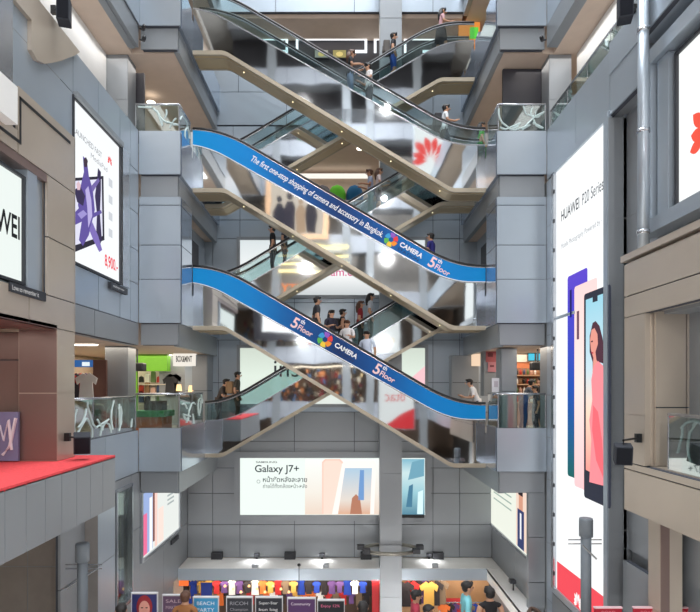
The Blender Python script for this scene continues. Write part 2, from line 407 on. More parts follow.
# low ledge over the ground floor shops
b = MB().use(white).box(XL+.01, 5.49, 19.75, YF-.01, -5.06, -4.96); b.use(grey).box(XL+.01, 5.49, 19.73, 19.85, -5.38, -4.97); b.use(ceil_m).box(XL+.01, 5.49, 19.85, 24, -5.38, -5.3)
struct('trim', b)
b = MB().use(white).box(5.0, 5.49, 14.2, 19.72, -5.06, -4.96); b.box(5.0, 5.05, 14.2, 19.72, -5.38, -4.97)
struct('trim', b)
# ground floor back
b = MB().use(plain(206, 160, 116)).box(2.1, 5.5, 21.4, 21.5, -8.5, -5.25); b.use(plain(88, 66, 54)).box(-5.9, 2.1, 22.6, 22.7, -8.5, -5.25); b.use(plain(206, 160, 116)).box(2.1, 2.2, 21.5, 22.6, -8.5, -5.25)
b.use(plain(196, 178, 160)).box(XL-.1, XL, 19.3, 22.6, -8.5, -5.26); struct('wall_far_shop', b)
b = MB().use(plain(120, 112, 104)).box(-12, -12.2, -13, 27, -8.7, 30); b.box(12, 12.2, -13, 27, -8.7, 30); b.box(-12, 12, 27, 27.2, -8.7, 30); b.box(-12, 12, -13, -13.2, -8.7, 30); struct('wall_light_block', b); struct('ceiling_sky_block', MB().use(white).box(-12, 12, -13, 3.5, 30, 30.2))  # added unseen: shell shuts sky out of gaps, roof keeps white from reflections
# shop halls behind: back walls of left and right wings
b = MB().use(plain(150, 120, 96)).box(-10, -4.75, 23.5, 23.6, 0, 2.62); b.use(plain(190, 176, 164)).box(-10, -4.7, 24.8, 24.9, 4.25, 17); b.use(plain(180, 160, 140)).box(-10, -10.1, 11.6, 24.8, -8.5, 17)
struct('wall_left_back', b)
b = MB().use(plain(170, 140, 116)).box(4.4, 10, 23.5, 23.6, 0, 2.62); b.use(plain(190, 176, 164)).box(4.4, 10, 24.8, 24.9, 4.25, 17); b.use(plain(180, 160, 140)).box(10, 10.1, 11.6, 24.8, -8.5, 17)
struct('wall_right_back', b)
b = MB(); panels(b, 'x', -5.25, [17.9, 19.2, YF], [4.3, 5.6, 6.9], 1, grey); b.use(greyd).box(-5.37, -5.6, 17.9, YF, 4.25, 6.9)
b2 = MB(); 
struct('door_1', MB().use(darkp).box(-5.24, -5.2, 18., 19.9, 4.26, 6.45)); struct('door_2', MB().use(darkp).box(4.9, 4.94, 18.4, 20.2, 4.26, 6.45))
struct('wall_left_landing', b)
b = MB(); panels(b, 'x', 4.95, [18.3, 19.3, YF], [4.3, 5.6, 6.9], -1, grey); b.use(greyd).box(5.07, 5.4, 18.3, YF, 4.25, 6.9); struct('wall_right_landing', b)
b = MB(); panels(b, 'y', 20.6, [-5.9, -5.4], [0.2, 1.3, 2.6], -1, grey); panels(b, 'x', -4.95, [20.16, YF], [0, 1.3, 2.6], 1, greyd); b.use(greyd).box(-5.07, -5.45, 20.17, YF, 0, 2.6)
panels(b, 'y', 20.1, [-5.5, -4.95], [0, 1.3, 2.6], -1, greyd); struct('wall_left_jamb', b)
b = MB(); panels(b, 'y', YF-.5, [3.9, 4.9], [0.0, 1.6, 2.6], -1, greyd); b.use(greyd).box(3.9, 4.9, YF-.4, YF, 0, 2.6); struct('wall_right_jamb', b)
# top hall (sixth level): dark shop front
b = MB().use(darkp).box(BL-.1, BR+.1, 22.5, 22.6, 12.75, 15.4); struct('wall_far_shopfront', b)
b = MB().use(plain(196, 176, 160)).box(BL-.1, BR+.1, 25.2, 25.3, 8.5, 11.1); struct('wall_far_hall', b)
# ------------------------------------------------------------------ behind the camera (seen in the polished escalator sides)
RY = -8.0
b = MB()
for k, z in enumerate([-4.25]+LV+[21.25, 25.5, 29.75]):
    panels(b, 'y', RY, rng(-9, 9, 2.25), [z-1., z+.3], 1, mat('rear_panel', S(162, 167, 176), .4, .2))
    b.use(greyd).box(-9, 9, RY-.1, RY-5, z-.6, z-.3)
for x in (-5.9, -.2, 1.6, 5.6): b.use(greyd).box(x, x+.6, RY+.05, RY-.4, -8.5, 30)
b.use(plain(120, 100, 84)).box(-9, 9, RY-4, RY-4.1, -8.5, 8); 
b.use(plain(190, 186, 182)).box(-9, 9, RY-3, RY-3.1, 8, 20.3); b.use(plain(60, 58, 62)).box(-9, 9, RY-2, RY-2.1, 20.3, 30)
struct('wall_rear', b)
b = MB()
for k, z in enumerate([-4.25]+LV):
    panels(b, 'x', -6.3, rng(-8, 6, 2.8), [z-1., z+.3], 1, grey); panels(b, 'x', 6.3, rng(-8, 6, 2.8), [z-1., z+.3], -1, grey)
    b.use(tan).box(-6.5, -10, -8, 6, z-.9, z-.3); b.box(6.5, 10, -8, 6, z-.9, z-.3)
b.use(tan).box(-9.9, -10, -8, 12, -8.5, 17); b.box(9.9, 10, -8, 12, -8.5, 17)
struct('wall_rear_sides', b)
def lightbox(name, x0, x1, y, z0, z1, label, frame=chrome, face=None, facing=-1, fw=.08, th=.15, cat='billboard'):
    """billboard on a plane facing -Y (facing=-1) or +Y; returns the root"""
    r = empty(name, ((x0+x1)/2, y, z0), label, cat)
    d = .012*facing
    MB().box(x0, x1, y, y-facing*th, z0, z1).build('light_panel', face or glow(240, 246, 244, .95), r)
    f = MB(); w = fw; a, c = y+facing*.03, y-facing*th
    f.box(x0-w, x1+w, a, c, z1, z1+w); f.box(x0-w, x1+w, a, c, z0-w, z0); f.box(x0-w, x0, a, c, z0, z1); f.box(x1, x1+w, a, c, z0, z1)
    f.build('frame', frame, r)
    return r
wood = mat('pale_wood_frame', S(206, 166, 130), .5, var=.12, scale=8)
r = lightbox('framed_poster', -5.6, -1.6, RY+.5, 12.9, 16.8, 'huge wood framed poster of figures in dark suits, seen mirrored in the middle escalator side', frame=wood, face=glow(228, 214, 196, .8), facing=1, fw=.35, cat='poster')
for i, (x, w, h, c) in enumerate(((-5.0, .7, 2.9, (38, 36, 58)), (-4.2, .8, 3.2, (46, 40, 60)), (-3.3, .7, 2.7, (196, 164, 132)), (-2.5, .7, 3.1, (40, 36, 54)))):
    q = MB(); yy = RY+.52
    q.poly([(x-w/2, yy, 13), (x-w/2-.05, yy, 13+h*.6), (x-w/4, yy, 13+h*.78), (x+w/4, yy, 13+h*.78), (x+w/2+.05, yy, 13+h*.6), (x+w/2, yy, 13)])
    q.poly([(x+.22*math.cos(t*math.pi/6), yy+.005, 13+h*.9+.28*math.sin(t*math.pi/6)) for t in range(12)])
    q.build('printed_figure', glow(*c, .8), r)
lightbox('lightbox', -6.2, -3.6, RY+.5, 5.6, 7.6, 'white lightbox in a wide black frame, seen mirrored above the lower blue escalator', frame=darkp, fw=.6, face=glow(250, 252, 252, 1.2), facing=1)
r = lightbox('lightbox', 2.6, 5.2, RY+.5, -1.6, 2.2, 'white poster with a red bottom corner, mirrored beneath the blue strip at right', facing=1, face=glow(225, 228, 226, .9))
MB().poly([(2.6, RY+.52, -1.6), (5.2, RY+.52, -1.6), (5.2, RY+.52, -.1)]).build('red_corner', glow(200, 40, 48), r)
text('dtac', (4.6, RY+.52, .4), (-1, 0, 0), 1.6, glow(200, 40, 40), r)
r = lightbox('lightbox', 2.2, 4.4, RY+.5, 4.2, 7.6, 'tall white sign with yellow writing, mirrored in the escalator side near the pillar', facing=1, face=glow(232, 236, 234, .9))
text('GMO', (4.0, RY+.52, 5.0), (-1, 0, 0), 1.4, glow(214, 170, 40), r)
r = lightbox('lightbox', 5.2, 7.6, RY+.5, 17.2, 21.6, 'white sign with a red petal logo, mirrored in the topmost escalator side', facing=1)
def petals(c, ax, up, rad, m, parent, name='petal_logo'):
    ax = Vector(ax); up = Vector(up); c = Vector(c); q = MB()
    for k in range(8):
        t = math.radians(-8+k*(196/7)); d = ax*math.cos(t)+up*math.sin(t); n = ax*-math.sin(t)+up*math.cos(t)
        L = rad*(1.0 if 1 < k < 6 else .8); w = rad*.17
        pts = []
        for a in range(11):
            u_ = a/10; pts.append(c+d*(rad*.1+(L-rad*.1)*u_)+n*w*math.sin(math.pi*u_**1.7)*.9)
        for a in range(9, 0, -1):
            u_ = a/10; pts.append(c+d*(rad*.1+(L-rad*.1)*u_)-n*w*math.sin(math.pi*u_**1.7)*.9)
        q.poly([tuple(p) for p in pts])
    return q.build(name, m, parent)
petals((6.4, RY+.53, 18.6), (-1, 0, 0), (0, 0, 1), 1.7, glow(232, 60, 54), r)
for k, z in enumerate((12.0, 11.3, 10.7)):
    MB().box(-5.4, .2, RY+.35, RY+.5, z, z+.16).build('light_strip', glow(255, 232, 160, 2.2), label=('topmost', 'middle', 'lowest')[k]+' of three warm light strips, mirrored between the crossing escalators', cat='light', group='warm light strips on the opposite side')
r = empty('neon_sign', (-3.5, RY+.5, 8), 'orange glowing letters mirrored where the second floor escalators cross', 'sign')
text('CITY', (-3.0, RY+.5, 9.0), (-1, 0, 0), 2.2, glow(255, 140, 60, 1.6), r)
for i, x in enumerate((-3.6, -1.9, -.2)):
    r = empty('potted_plant', (x, RY-.9, 21.4), ('leftmost', 'middle', 'rightmost')[i]+' of three leafy green plants mirrored in the topmost escalator side', 'plant', 'plants on the opposite top balcony')
    MB().lathe((x, RY-.9, 21.25), [(.16, 0), (.22, .4)], 12).build('pot', white, r)
    q = MB().use(plain(60, 140, 50))
    for k in range(60):
        a, e_, L = random.uniform(0, 6.28), random.uniform(.2, 1.4), random.uniform(.35, .75)
        p = Vector((x, RY-.9, 21.7)); d = Vector((math.cos(a)*math.cos(e_), math.sin(a)*math.cos(e_), math.sin(e_)))*L; w_ = Vector((-math.sin(a), math.cos(a), 0))*.09
        q.poly([tuple(p), tuple(p+d*.6+w_), tuple(p+d), tuple(p+d*.6-w_)])
    q.build('foliage', None, r)
r = empty('balcony_railing', (0, RY+.1, 21.55), 'railing of horizontal bars mirrored in the topmost escalator side', 'railing')
for k in range(5): MB().tube([(-6, RY+.1, 21.75+k*.2), (6, RY+.1, 21.75+k*.2)], .03, 6).build('bar', chrome, r)
for k in range(9): MB().tube([(-6+k*1.5, RY+.1, 21.55), (-6+k*1.5, RY+.1, 22.6)], .035, 6).build('post', chrome, r)
# merchandise glow of the opposite shops
b = MB()
for i in range(700):
    x = random.uniform(-8, 1.2); z = random.uniform(-.6, 2.6) if i % 3 else random.uniform(4.4, 6.4); y = RY-random.uniform(.3, 2.2); s_ = random.uniform(.08, .28)
    b.use(random.choice([plain(90, 50, 40), plain(190, 120, 70), plain(60, 60, 70), plain(200, 190, 170), plain(120, 30, 40), plain(50, 90, 130), plain(40, 34, 32), glow(255, 220, 160, 1.8) if i % 5 == 0 else plain(70, 60, 50)]))
    b.box(x, x+s_, y, y-.2, z, z+s_*1.6)
b.build('merchandise', None, label='jumble of goods and small lamps in the shops across the atrium, seen mirrored', cat='merchandise', kind='stuff')
# ------------------------------------------------------------------ escalators
def ramp(u, r):
    if u <= -r: return 0.
    if u >= r: return u
    return (u+r)**2/(4*r)
def prof(X, xa, xb, hi, lo, r):                       # smooth descent from hi (X<xa) to lo (X>xb)
    t = (ramp(X-xa, r)-ramp(X-xb, r))/(xb-xa); return hi+(lo-hi)*t
GW = mat('comb_plate_steel', S(150, 152, 158), .35, .8)
steps_m = mat('ribbed_step', S(84, 86, 92), .45, .6)
def esc(level, front, label, film=False, film_label=None):
    z0 = LV[level]; z1 = z0+4.25
    if front:
        ya, yb = 17.3, 18.1; XS, XE = BL, BR; rail = (-3.87, 3.38, .9); fb = (-4.35, 3.25, .7); tr = (-3.72, 3.3, .12); st = (-3.85, 3.3, .3)
        hi, lo = z1, z0
    else:
        ya, yb = 18.8, 19.6; XS, XE = BL, BR; rail = (-4.0, 3.1, .8); fb = (-3.9, 3.5, .7); tr = (-4.13, 3.2, .12); st = (-4.05, 3.2, .3)
        hi, lo = z0, z1
    root = empty('escalator', (0, ya+.4, z0), label, 'escalator')
    n = 64; xs = [XS+(XE-XS)*i/n for i in range(n+1)]
    for cx in (tr[0], tr[1]):
        for d in (-.1, .1): xs.append(cx+d)
    xs = sorted(xs)
    zr = lambda x: prof(x, rail[0], rail[1], hi, lo, rail[2])+.93
    zf = lambda x: prof(x, fb[0], fb[1], hi, lo, fb[2])+.42 if front else prof(x, fb[0], fb[1], hi, lo, fb[2])+.42
    if not front: zf = lambda x: prof(x, -4.35+.5, 3.4, hi, lo, fb[2])+.4 - .08
    zt = lambda x: prof(x, tr[0], tr[1], hi, lo, tr[2])-.93
    zs = lambda x: prof(x, st[0], st[1], hi, lo, st[2])
    if not front: zt = lambda x, k=(.80, .85, .93)[level]: prof(x, tr[0], tr[1], hi, lo, tr[2])-k
    def strip(y, th, lowf, upf, step=None):
        b = MB(); b.smooth = True
        vs = []; fs = []
        for x in xs: vs += [(x, y, lowf(x)), (x, y, upf(x)), (x, y+th, upf(x)), (x, y+th, lowf(x))]
        for i in range(len(xs)-1):
            for k in range(4): fs.append((i*4+k, i*4+(k+1)%4, i*4+4+(k+1)%4, i*4+4+k))
        fs += [(0, 1, 2, 3), tuple(len(vs)-4+k for k in (3, 2, 1, 0))]
        b.smooth = False; b.add(vs, fs); return b
    # balustrades
    for y, near in ((ya, True), (yb, False)):
        g = strip(y, .02, lambda x: zf(x)-.02, lambda x: zr(x)-.05).build('glass_balustrade', glass if not (film and not near) else glass, root)
        h = MB().tube([(x, y+.01, zr(x)) for x in xs[::2]]+[(xs[-1]+.001, y+.01, zr(xs[-1]))], .038, 8).build('handrail', black, root)
        strip(y-.012, .044, lambda x: zr(x)-.075, lambda x: zr(x)-.045).build('rail_channel', chrome, h)
        # side cladding, in separate polished sheets
        strip(y-.01, .05, lambda x: zf(x)-.03, lambda x: zf(x)+.005).build('deck_strip', chrome, root)
        strip(y, .04, lambda x: zt(x)+.0, lambda x: zf(x)-.03).build('mirror_cladding', mirror, root)
        strip(y-.02, .07, lambda x: zt(x)-.13, zt).build('edge_strip', trimst, root)
    # soffit
    b = strip(ya+.05, yb-ya-.04, lambda x: zt(x)-.11, lambda x: zt(x)-.05); b.build('soffit', soff, root)
    strip(ya+.2, .035, lambda x: zt(x)-.125, lambda x: zt(x)-.1).build('soffit_rib', trimst, root)
    for i in range(5):
        x = -3.2+i*1.55
        MB().lathe((x, ya+.42, zt(x)-.128), [(.02, 0), (.024, .02)], 8).build('soffit_lamp', glow(255, 236, 190, 1.8), root)
    # steps
    b = MB(); x = st[0]-.3; 
    while x < st[1]+.3:
        z = zs(x+.2); b.box(x, x+.4, ya+.06, yb-.04, z-.25, z); b.use(steps_m); x += .4
    b.build('steps', steps_m, root)
    b = MB().use(GW); b.box(XS, st[0]-.3, ya+.05, yb-.03, hi-.1, hi); b.box(st[1]+.3, XE, ya+.05, yb-.03, lo-.1, lo); b.build('comb_plates', GW, root)
    if film:
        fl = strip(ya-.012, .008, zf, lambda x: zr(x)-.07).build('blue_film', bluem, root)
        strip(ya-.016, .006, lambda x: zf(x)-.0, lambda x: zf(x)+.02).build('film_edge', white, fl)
        sl = (lo-hi)/(rail[1]-rail[0]); dirv = Vector((1, 0, sl)).normalized(); upv = Vector((-dirv.z, 0, dirv.x))
        yq = ya-.02
        wt = mat('white_vinyl', S(244, 246, 250), .5, emis=S(244, 246, 250), es=.0)
        def onband(px, k=.5):                          # point on the band at photo column px, k: 0 bottom .. 1 top
            x = PX(px, ya); return Vector((x, yq, zf(x)+(zr(x)-.07-zf(x))*k))
        def ring(px, rad):
            c = onband(px, .5); cols = [(236, 60, 60), (250, 150, 40), (250, 214, 60), (90, 190, 80), (50, 160, 220), (150, 90, 200)]
            rt = None
            for k in range(6):
                q = MB(); pts = []
                for (rr, a) in ((.4, 0), (1, .1), (1, .35), (1, .62), (.95, .9), (.4, 1.25)):
                    t = -(k+a)*math.pi/3+1.2; pts.append(tuple(c+dirv*rr*rad*math.cos(t)+upv*rr*rad*math.sin(t)))
                q.poly(pts[::-1]); q.build('logo_blade', plain(*cols[k]), fl)
        def floor5(px, k=.1):
            o = onband(px, k); pink = plain(250, 214, 214)
            text('5', o+upv*.05, dirv, None, pink, fl, height=.34, up=upv, bold=.02)
            text('th', o+dirv*.22+upv*.3, dirv, None, wt, fl, height=.13, up=upv, bold=.02)
            text('Floor', o+dirv*.24+upv*.08, dirv, None, pink, fl, height=.17, up=upv, bold=.015)
        def camera(px0, px1, sub):
            o = onband(px0, .42); L = (PX(px1, ya)-PX(px0, ya))*1.16
            text('CAMERA', o, dirv, L, wt, fl, up=upv, bold=.03)
            text(sub, o-upv*.13, dirv, L*.95, plain(20, 40, 90), fl, up=upv, bold=.01, height=.08)
        if film == 'B':
            o = onband(251, .50); e = onband(383, .50)
            text('The first one-stop shopping of camera and accessory in Bangkok.', o-upv*.1, dirv, (e-o).length, wt, fl, up=upv, bold=.008, shear=.15, height=.25)
            ring(391, .22); camera(399, 421, 'STATION'); floor5(426)
        else:
            floor5(289); ring(325, .24); camera(334, 356, 'STATION'); floor5(371)
    return root, zs, (ya+yb)/2
EA = esc(0, True, 'lower blue-banded escalator descending to the right at the balcony with shops', 'A')
EB = esc(1, True, 'upper blue-banded escalator with a white slogan, above the other blue one', 'B')
EC = esc(2, True, 'topmost front escalator with clear glass sides and a bronze underside, descending right')
EA2 = esc(0, False, 'lowest rear escalator rising right from the balcony at left, behind the lower blue one')
EB2 = esc(1, False, 'middle rear escalator rising right between the two blue-banded escalators')
EC2 = esc(2, False, 'topmost rear escalator rising to the upper right with riders near its top')
# ------------------------------------------------------------------ glass rails
def swirl(mb, pts_fn, w, n, seed, h):
    rr = random.Random(seed)
    L = w
    k = 0.; 
    while k < L:
        c = k+rr.uniform(.2, .5); rad = rr.uniform(.25, .6)*h/.8; a0 = rr.uniform(0, 6.28); zc = rr.uniform(0, h)
        pts = []
        for i in range(17):
            t = a0+i/16*rr.choice((3.2, 4.5)) ; u = c+rad*math.cos(t); v = zc+rad*math.sin(t)
            if 0 < u < L and .02 < v < h-.05: pts.append(pts_fn(u, v))
            else:
                if len(pts) > 2: mb.tube(pts, .025, 4)
                pts = []
        if len(pts) > 2: mb.tube(pts, .025, 4)
        k += rr.uniform(.25, .5)
def rail(a, bq, z0, h, label, seed, sw=True):
    a = Vector((*a, z0)); bq = Vector((*bq, z0)); d = bq-a; L = d.length; d.normalize(); nrm = Vector((-d.y, d.x, 0))*.01
    root = empty('glass_railing', (a+bq)/2, label, 'railing')
    g = MB(); up = Vector((0, 0, h))
    g.prism([tuple(a-nrm), tuple(bq-nrm), tuple(bq-nrm+up), tuple(a-nrm+up)], tuple(nrm*2)); g.build('glass_pane', glassg, root)
    MB().tube([a+up, bq+up], .03, 8).build('handrail', chrome, root)
    n = max(1, round(L/1.3))
    for i in range(n+1):
        p = a+d*(L*i/n); MB().tube([p, p+up], .018, 6).build('post', chrome, root)
    if sw:
        s = MB(); swirl(s, lambda u, v: tuple(a+d*u+Vector((0, 0, v))-nrm*1.5), L, 0, seed, h); s.build('frosted_pattern', frost, root)
    return root
rail((-6.0, 16.06), (-4.76, 16.06), 8.76, .77, 'glass rail with swirl pattern on the top left landing beside the dark panel', 1)
rail((-4.76, 16.1), (-4.76, 17.2), 8.76, .77, 'short glass rail returning towards the escalator at the top left landing', 2)
rail((4.4, 16.06), (5.75, 16.06), 8.76, .77, 'glass rail with swirl pattern on the top right landing', 3)
rail((4.4, 16.1), (4.4, 17.2), 8.76, .77, 'short glass rail returning towards the escalator at the top right landing', 8)
rail((5.85, 11.1), (5.85, 15.9), 8.76, .5, 'long glass rail with pale swirls above the tall phone billboard', 4)
rail((-6.0, 12.), (-6.0, 16.), .2, .95, 'glass rail along the left balcony above the wall speaker', 5)
rail((-6.0, 16.06), (-4.76, 16.06), .26, .97, 'glass rail in front of the green kiosk', 6, False)
rail((4.4, 16.06), (5.75, 16.06), .26, .97, 'glass rail on the right landing in front of the people at the shop', 7, False)
rail((4.4, 16.1), (4.4, 17.2), .26, .97, 'short glass rail at the right end of the lower blue escalator', 9, False)
rail((-4.76, 16.1), (-4.76, 18.7), .26, .97, 'glass rail with swirls between the green kiosk and the rear escalator', 10)
rail((5.55, 6.2), (5.55, 9.6), 0., .95, 'frameless glass rail in the tan balcony opening at the far right', 11)
rail((5.8, 6.9), (5.8, 10.9), 8.9, .7, 'glass rail at the extreme top right corner above the big logo board', 12)
MB().use(side_m).box(BL, BL-.12, 17.2, 18.75, -.01, .26).build('trim_90', None, kind='structure')
# ------------------------------------------------------------------ side-wall billboards
def wallboard(X, fac, Y0_, Y1_, z0, z1, name, label, face, frame, fw=.1, depth=.06, cat='billboard'):
    r = empty(name, (X, (Y0_+Y1_)/2, z0), label, cat)
    MB().box(X, X-fac*depth, Y0_, Y1_, z0, z1).build('light_panel', face, r)
    f = MB(); a, c = X+fac*.05, X-fac*depth
    f.box(a, c, Y0_-fw, Y1_+fw, z1, z1+fw); f.box(a, c, Y0_-fw, Y1_+fw, z0-fw, z0); f.box(a, c, Y1_, Y1_+fw, z0, z1); f.box(a, c, Y0_-fw, Y0_, z0, z1)
    f.build('frame', frame, r); return r
def wpoly(r, X, fac, d, pts, m, name):                # polygon in photo pixels laid flat on a side wall
    q = MB(); q.poly([(X+fac*d, *WX(px, py, X)) for px, py in pts]); return q.build(name, m, r)
# 1 near left
XA = XT-.1
r = wallboard(XA, 1, 6.4, YA, 3.23, 5.02, 'billboard', 'near left white billboard cropped by the photo edge, ending in black letters WEI', glow(228, 236, 232, .95), dark, .05)
text('HUAWEI', (XA+.02, PY(21, XA)-1.47, 3.93), (0, 1, 0), 1.4, glow(30, 36, 44, .3), r, height=.4, bold=.02)
r = MB(); r.box(XT+.03, XT-.0, 9.15, 10.25, 2.98, 3.14)
r = r.build('caption_strip', dark, label='black caption strip below the near left WEI billboard', cat='sign')
text('Love to remember it', (XT+.035, 9.2, 3.02), (0, 1, 0), .8, white, r, height=.08)
# 2 tablet billboard
XB = XL-.02
r = wallboard(XB, 1, Yb0+.02, Yb1-.02, 4.16, 7.7, 'billboard', 'left billboard of acrobats leaping from a tablet, red price below', glow(236, 240, 242, .98), dark, .06)
MB().box(XL+.1, XL-.0, Yb0, Yb1+.02, 7.72, 7.84).build('hood', greyd, r)
MB().box(XL+.05, XL-.1, Yb1+.08, Yb1+.5, 4.1, 7.75).build('edge_reveal', chrome, r)
wpoly(r, XB, 1, .012, [(72, 253), (104, 240), (103, 176), (72, 178)], glow(40, 38, 52), 'printed_tablet')
wpoly(r, XB, 1, .016, [(72, 246), (102, 236), (101, 179), (72, 181)], glow(214, 214, 232), 'printed_screen')
pur = glow(92, 78, 150); dkp = glow(52, 44, 78)
wpoly(r, XB, 1, .02, [(82, 156), (86, 160), (88, 176), (92, 190), (94, 210), (88, 235), (82, 246), (78, 240), (81, 220), (77, 205), (80, 185), (83, 172)], pur, 'printed_acrobat')
wpoly(r, XB, 1, .022, [(97, 168), (100, 172), (100, 190), (99, 214), (101, 240), (97, 250), (95, 240), (96, 214), (94, 196), (96, 180)], dkp, 'printed_acrobat')
wpoly(r, XB, 1, .024, [(72, 214), (78, 208), (90, 214), (100, 210), (101, 213), (90, 219), (80, 222), (72, 226)], pur, 'printed_acrobat')
wpoly(r, XB, 1, .026, [(73, 190), (79, 186), (84, 196), (82, 206), (76, 202)], dkp, 'printed_acrobat')
text('LAUNCHED FAST', (XB+.02, PY(73, XB), WX(73, 132, XB)[1]), (0, 1, 0), 1.4, glow(120, 120, 126), r, height=.13, up=(0, 0, 1))
text('MediaPad', (XB+.02, PY(90, XB), 6.75), (0, 1, 0), .9, glow(150, 150, 156), r, height=.12)
petals((XB+.02, PY(109, XB), 7.05), (0, 1, 0), (0, 0, 1), .16, glow(226, 50, 50), r)
wpoly(r, XB, 1, .030, [(84, 190), (87, 186), (90, 200), (91, 216), (87, 228), (86, 208)], glow(176, 166, 214), 'printed_highlight')
wpoly(r, XB, 1, .030, [(76, 214), (82, 210), (86, 214), (80, 219)], glow(150, 140, 200), 'printed_highlight')
wpoly(r, XB, 1, .032, [(82, 160), (84.5, 157), (86.5, 161), (85.5, 167), (83, 167)], glow(60, 46, 60), 'printed_head')
wpoly(r, XB, 1, .032, [(75, 184), (77, 181), (79.5, 185), (78.5, 190), (76, 190)], glow(210, 180, 190), 'printed_head')
wpoly(r, XB, 1, .030, [(91, 222), (97, 236), (101, 250), (98, 252), (92, 240), (88, 230)], glow(120, 104, 176), 'printed_leg')
wpoly(r, XB, 1, .030, [(90, 186), (97, 178), (98.5, 181), (91, 193)], glow(110, 96, 160), 'printed_arm')
for k in range(4): MB().box(XB+.012, XB+.014, 14.0, 14.22, 5.2+k*.42, 5.4+k*.42).build('printed_icon', glow(196, 200, 206), r)
text('8,900.-', (XB+.02, PY(104, XB), 4.36), (0, 1, 0), .78, glow(226, 40, 60), r, height=.34, bold=.02)
r = MB().box(XL+.1, XL+.02, 13.9, 14.95, 3.88, 4.04).build('caption_strip', dark, label='black caption strip under the tablet billboard, left wall', cat='sign')
text('dazzling in view', (XL+.105, 14.0, 3.92), (0, 1, 0), .7, white, r, height=.07)
# 3 big phone billboard right
XC = XR-.0
r = wallboard(XC, -1, 12.4, PY(556, XC), -4.05, 7.28, 'billboard', 'tall white phone billboard on the right wall with a woman on the screen', glow(243, 246, 247, 1.), grey, .18)
MB().box(XC-.08, XC+.05, PY(556, XC)-.02, PY(556, XC)+.16, -4.1, 7.3).build('led_edge', chrome, r)
for k in range(14):
    MB().box(XC-.1, XC-.06, PY(556, XC)-.08, PY(556, XC)-.04, -3.7+k*.8, -3.6+k*.8).build('clip', dark, r)
text('HUAWEI', (XC-.02, PY(562, XC), 5.82), (0, -1, 0), 1.14, glow(54, 56, 64), r, height=.28, bold=.01)
text('P20 Series', (XC-.02, PY(583, XC), 5.82), (0, -1, 0), 1.12, glow(84, 86, 94), r, height=.28)
text('Mobile Photography Powered by ·', (XC-.02, PY(562, XC), 5.05), (0, -1, 0), 2.35, glow(150, 152, 158), r, height=.17)
def rr_(px0, px1, zt_, zb_, rd=.08):
    ya_, yb_ = PY(px0, XC), PY(px1, XC); out = []
    for cy, cz, a0 in ((ya_-rd, zt_-rd, 90), (yb_+rd, zt_-rd, 0), (yb_+rd, zb_+rd, -90), (ya_-rd, zb_+rd, -180)):
        for k in range(5):
            t = math.radians(a0+ (90-k*22.5) -(90 if a0 == 90 else 90) + (90 if a0 == 90 else 90)-0)
            t = math.radians({90: 180, 0: 90, -90: 0, -180: -90}[a0]-k*22.5)
            out.append((cy-rd*math.cos(t), cz+rd*math.sin(t)))
    return out
def rpoly(pts, d, m, name):
    q = MB(); q.poly([(XC-d, y, z) for y, z in pts]); return q.build(name, m, r)
def gradglow(name, stops, z0, z1):
    m = bpy.data.materials.new(name); m.use_nodes = True; n = m.node_tree.nodes; l = m.node_tree.links; b_ = n['Principled BSDF']
    tc = n.new('ShaderNodeTexCoord'); sp = n.new('ShaderNodeSeparateXYZ'); mr = n.new('ShaderNodeMapRange'); rp = n.new('ShaderNodeValToRGB')
    l.new(tc.outputs['Generated'], sp.inputs[0]); l.new(sp.outputs['Z'], rp.inputs['Fac'])
    els = rp.color_ramp.elements
    while len(els) < len(stops): els.new(.5)
    for e, (p, c) in zip(els, stops): e.position = p; e.color = (*S(*c), 1)
    l.new(rp.outputs['Color'], b_.inputs['Emission Color']); b_.inputs['Emission Strength'].default_value = 1; b_.inputs['Base Color'].default_value = (.02, .02, .02, 1); b_.inputs['Specular IOR Level'].default_value = 0
    return m
rpoly(rr_(568, 588, 4.27, -.86), .012, gradglow('print_blue_phone', [(0, (20, 96, 92)), (.45, (28, 78, 176)), (.8, (70, 66, 196)), (1, (92, 70, 200))], 0, 1), 'printed_blue_phone')
rpoly(rr_(575, 598, 3.93, -1.05), .016, gradglow('print_pink_phone', [(0, (250, 196, 200)), (.5, (250, 226, 220)), (1, (250, 210, 208))], 0, 1), 'printed_pink_phone')
rpoly([(PY(577.5, XC), 3.3), (PY(580, XC), 3.3), (PY(580, XC), 2.6), (PY(577.5, XC), 2.6)], .02, glow(110, 80, 96), 'printed_camera')
rpoly([(PY(570.5, XC), 3.9), (PY(572.5, XC), 3.9), (PY(572.5, XC), 3.2), (PY(570.5, XC), 3.2)], .02, glow(30, 30, 100), 'printed_camera')
rpoly(rr_(585, 612, 3.65, -1.22), .024, glow(44, 48, 62), 'printed_front_phone')
scr = rpoly([(PY(587, XC), 3.5), (12.46, 3.5), (12.46, -.62), (PY(587, XC), -.55)], .028, gradglow('print_sky', [(0, (244, 150, 140)), (.35, (250, 214, 190)), (.6, (196, 220, 230)), (1, (150, 206, 224))], 0, 1), 'printed_screen')
rpoly([(PY(594, XC), 3.6), (PY(599, XC), 3.6), (PY(599, XC), 3.38), (PY(594, XC), 3.38)], .032, glow(44, 48, 62), 'printed_notch')
wpoly(r, XC, -1, .032, [(594, 323), (597, 321), (601, 326), (604, 338), (606, 352), (606, 364), (600, 362), (597, 372), (594, 376), (594, 362), (591, 352), (591, 336)], glow(78, 46, 60), 'printed_hair')
wpoly(r, XC, -1, .036, [(593, 330), (596, 328), (599, 334), (599.5, 344), (597, 352), (598, 360), (603, 366), (600, 374), (594, 372), (595, 358), (592.5, 350), (591.5, 340)], glow(226, 150, 136), 'printed_face')
wpoly(r, XC, -1, .039, [(592.6, 341), (594.6, 340.5), (594.6, 342), (592.8, 342.3)], glow(70, 40, 50), 'printed_eye')
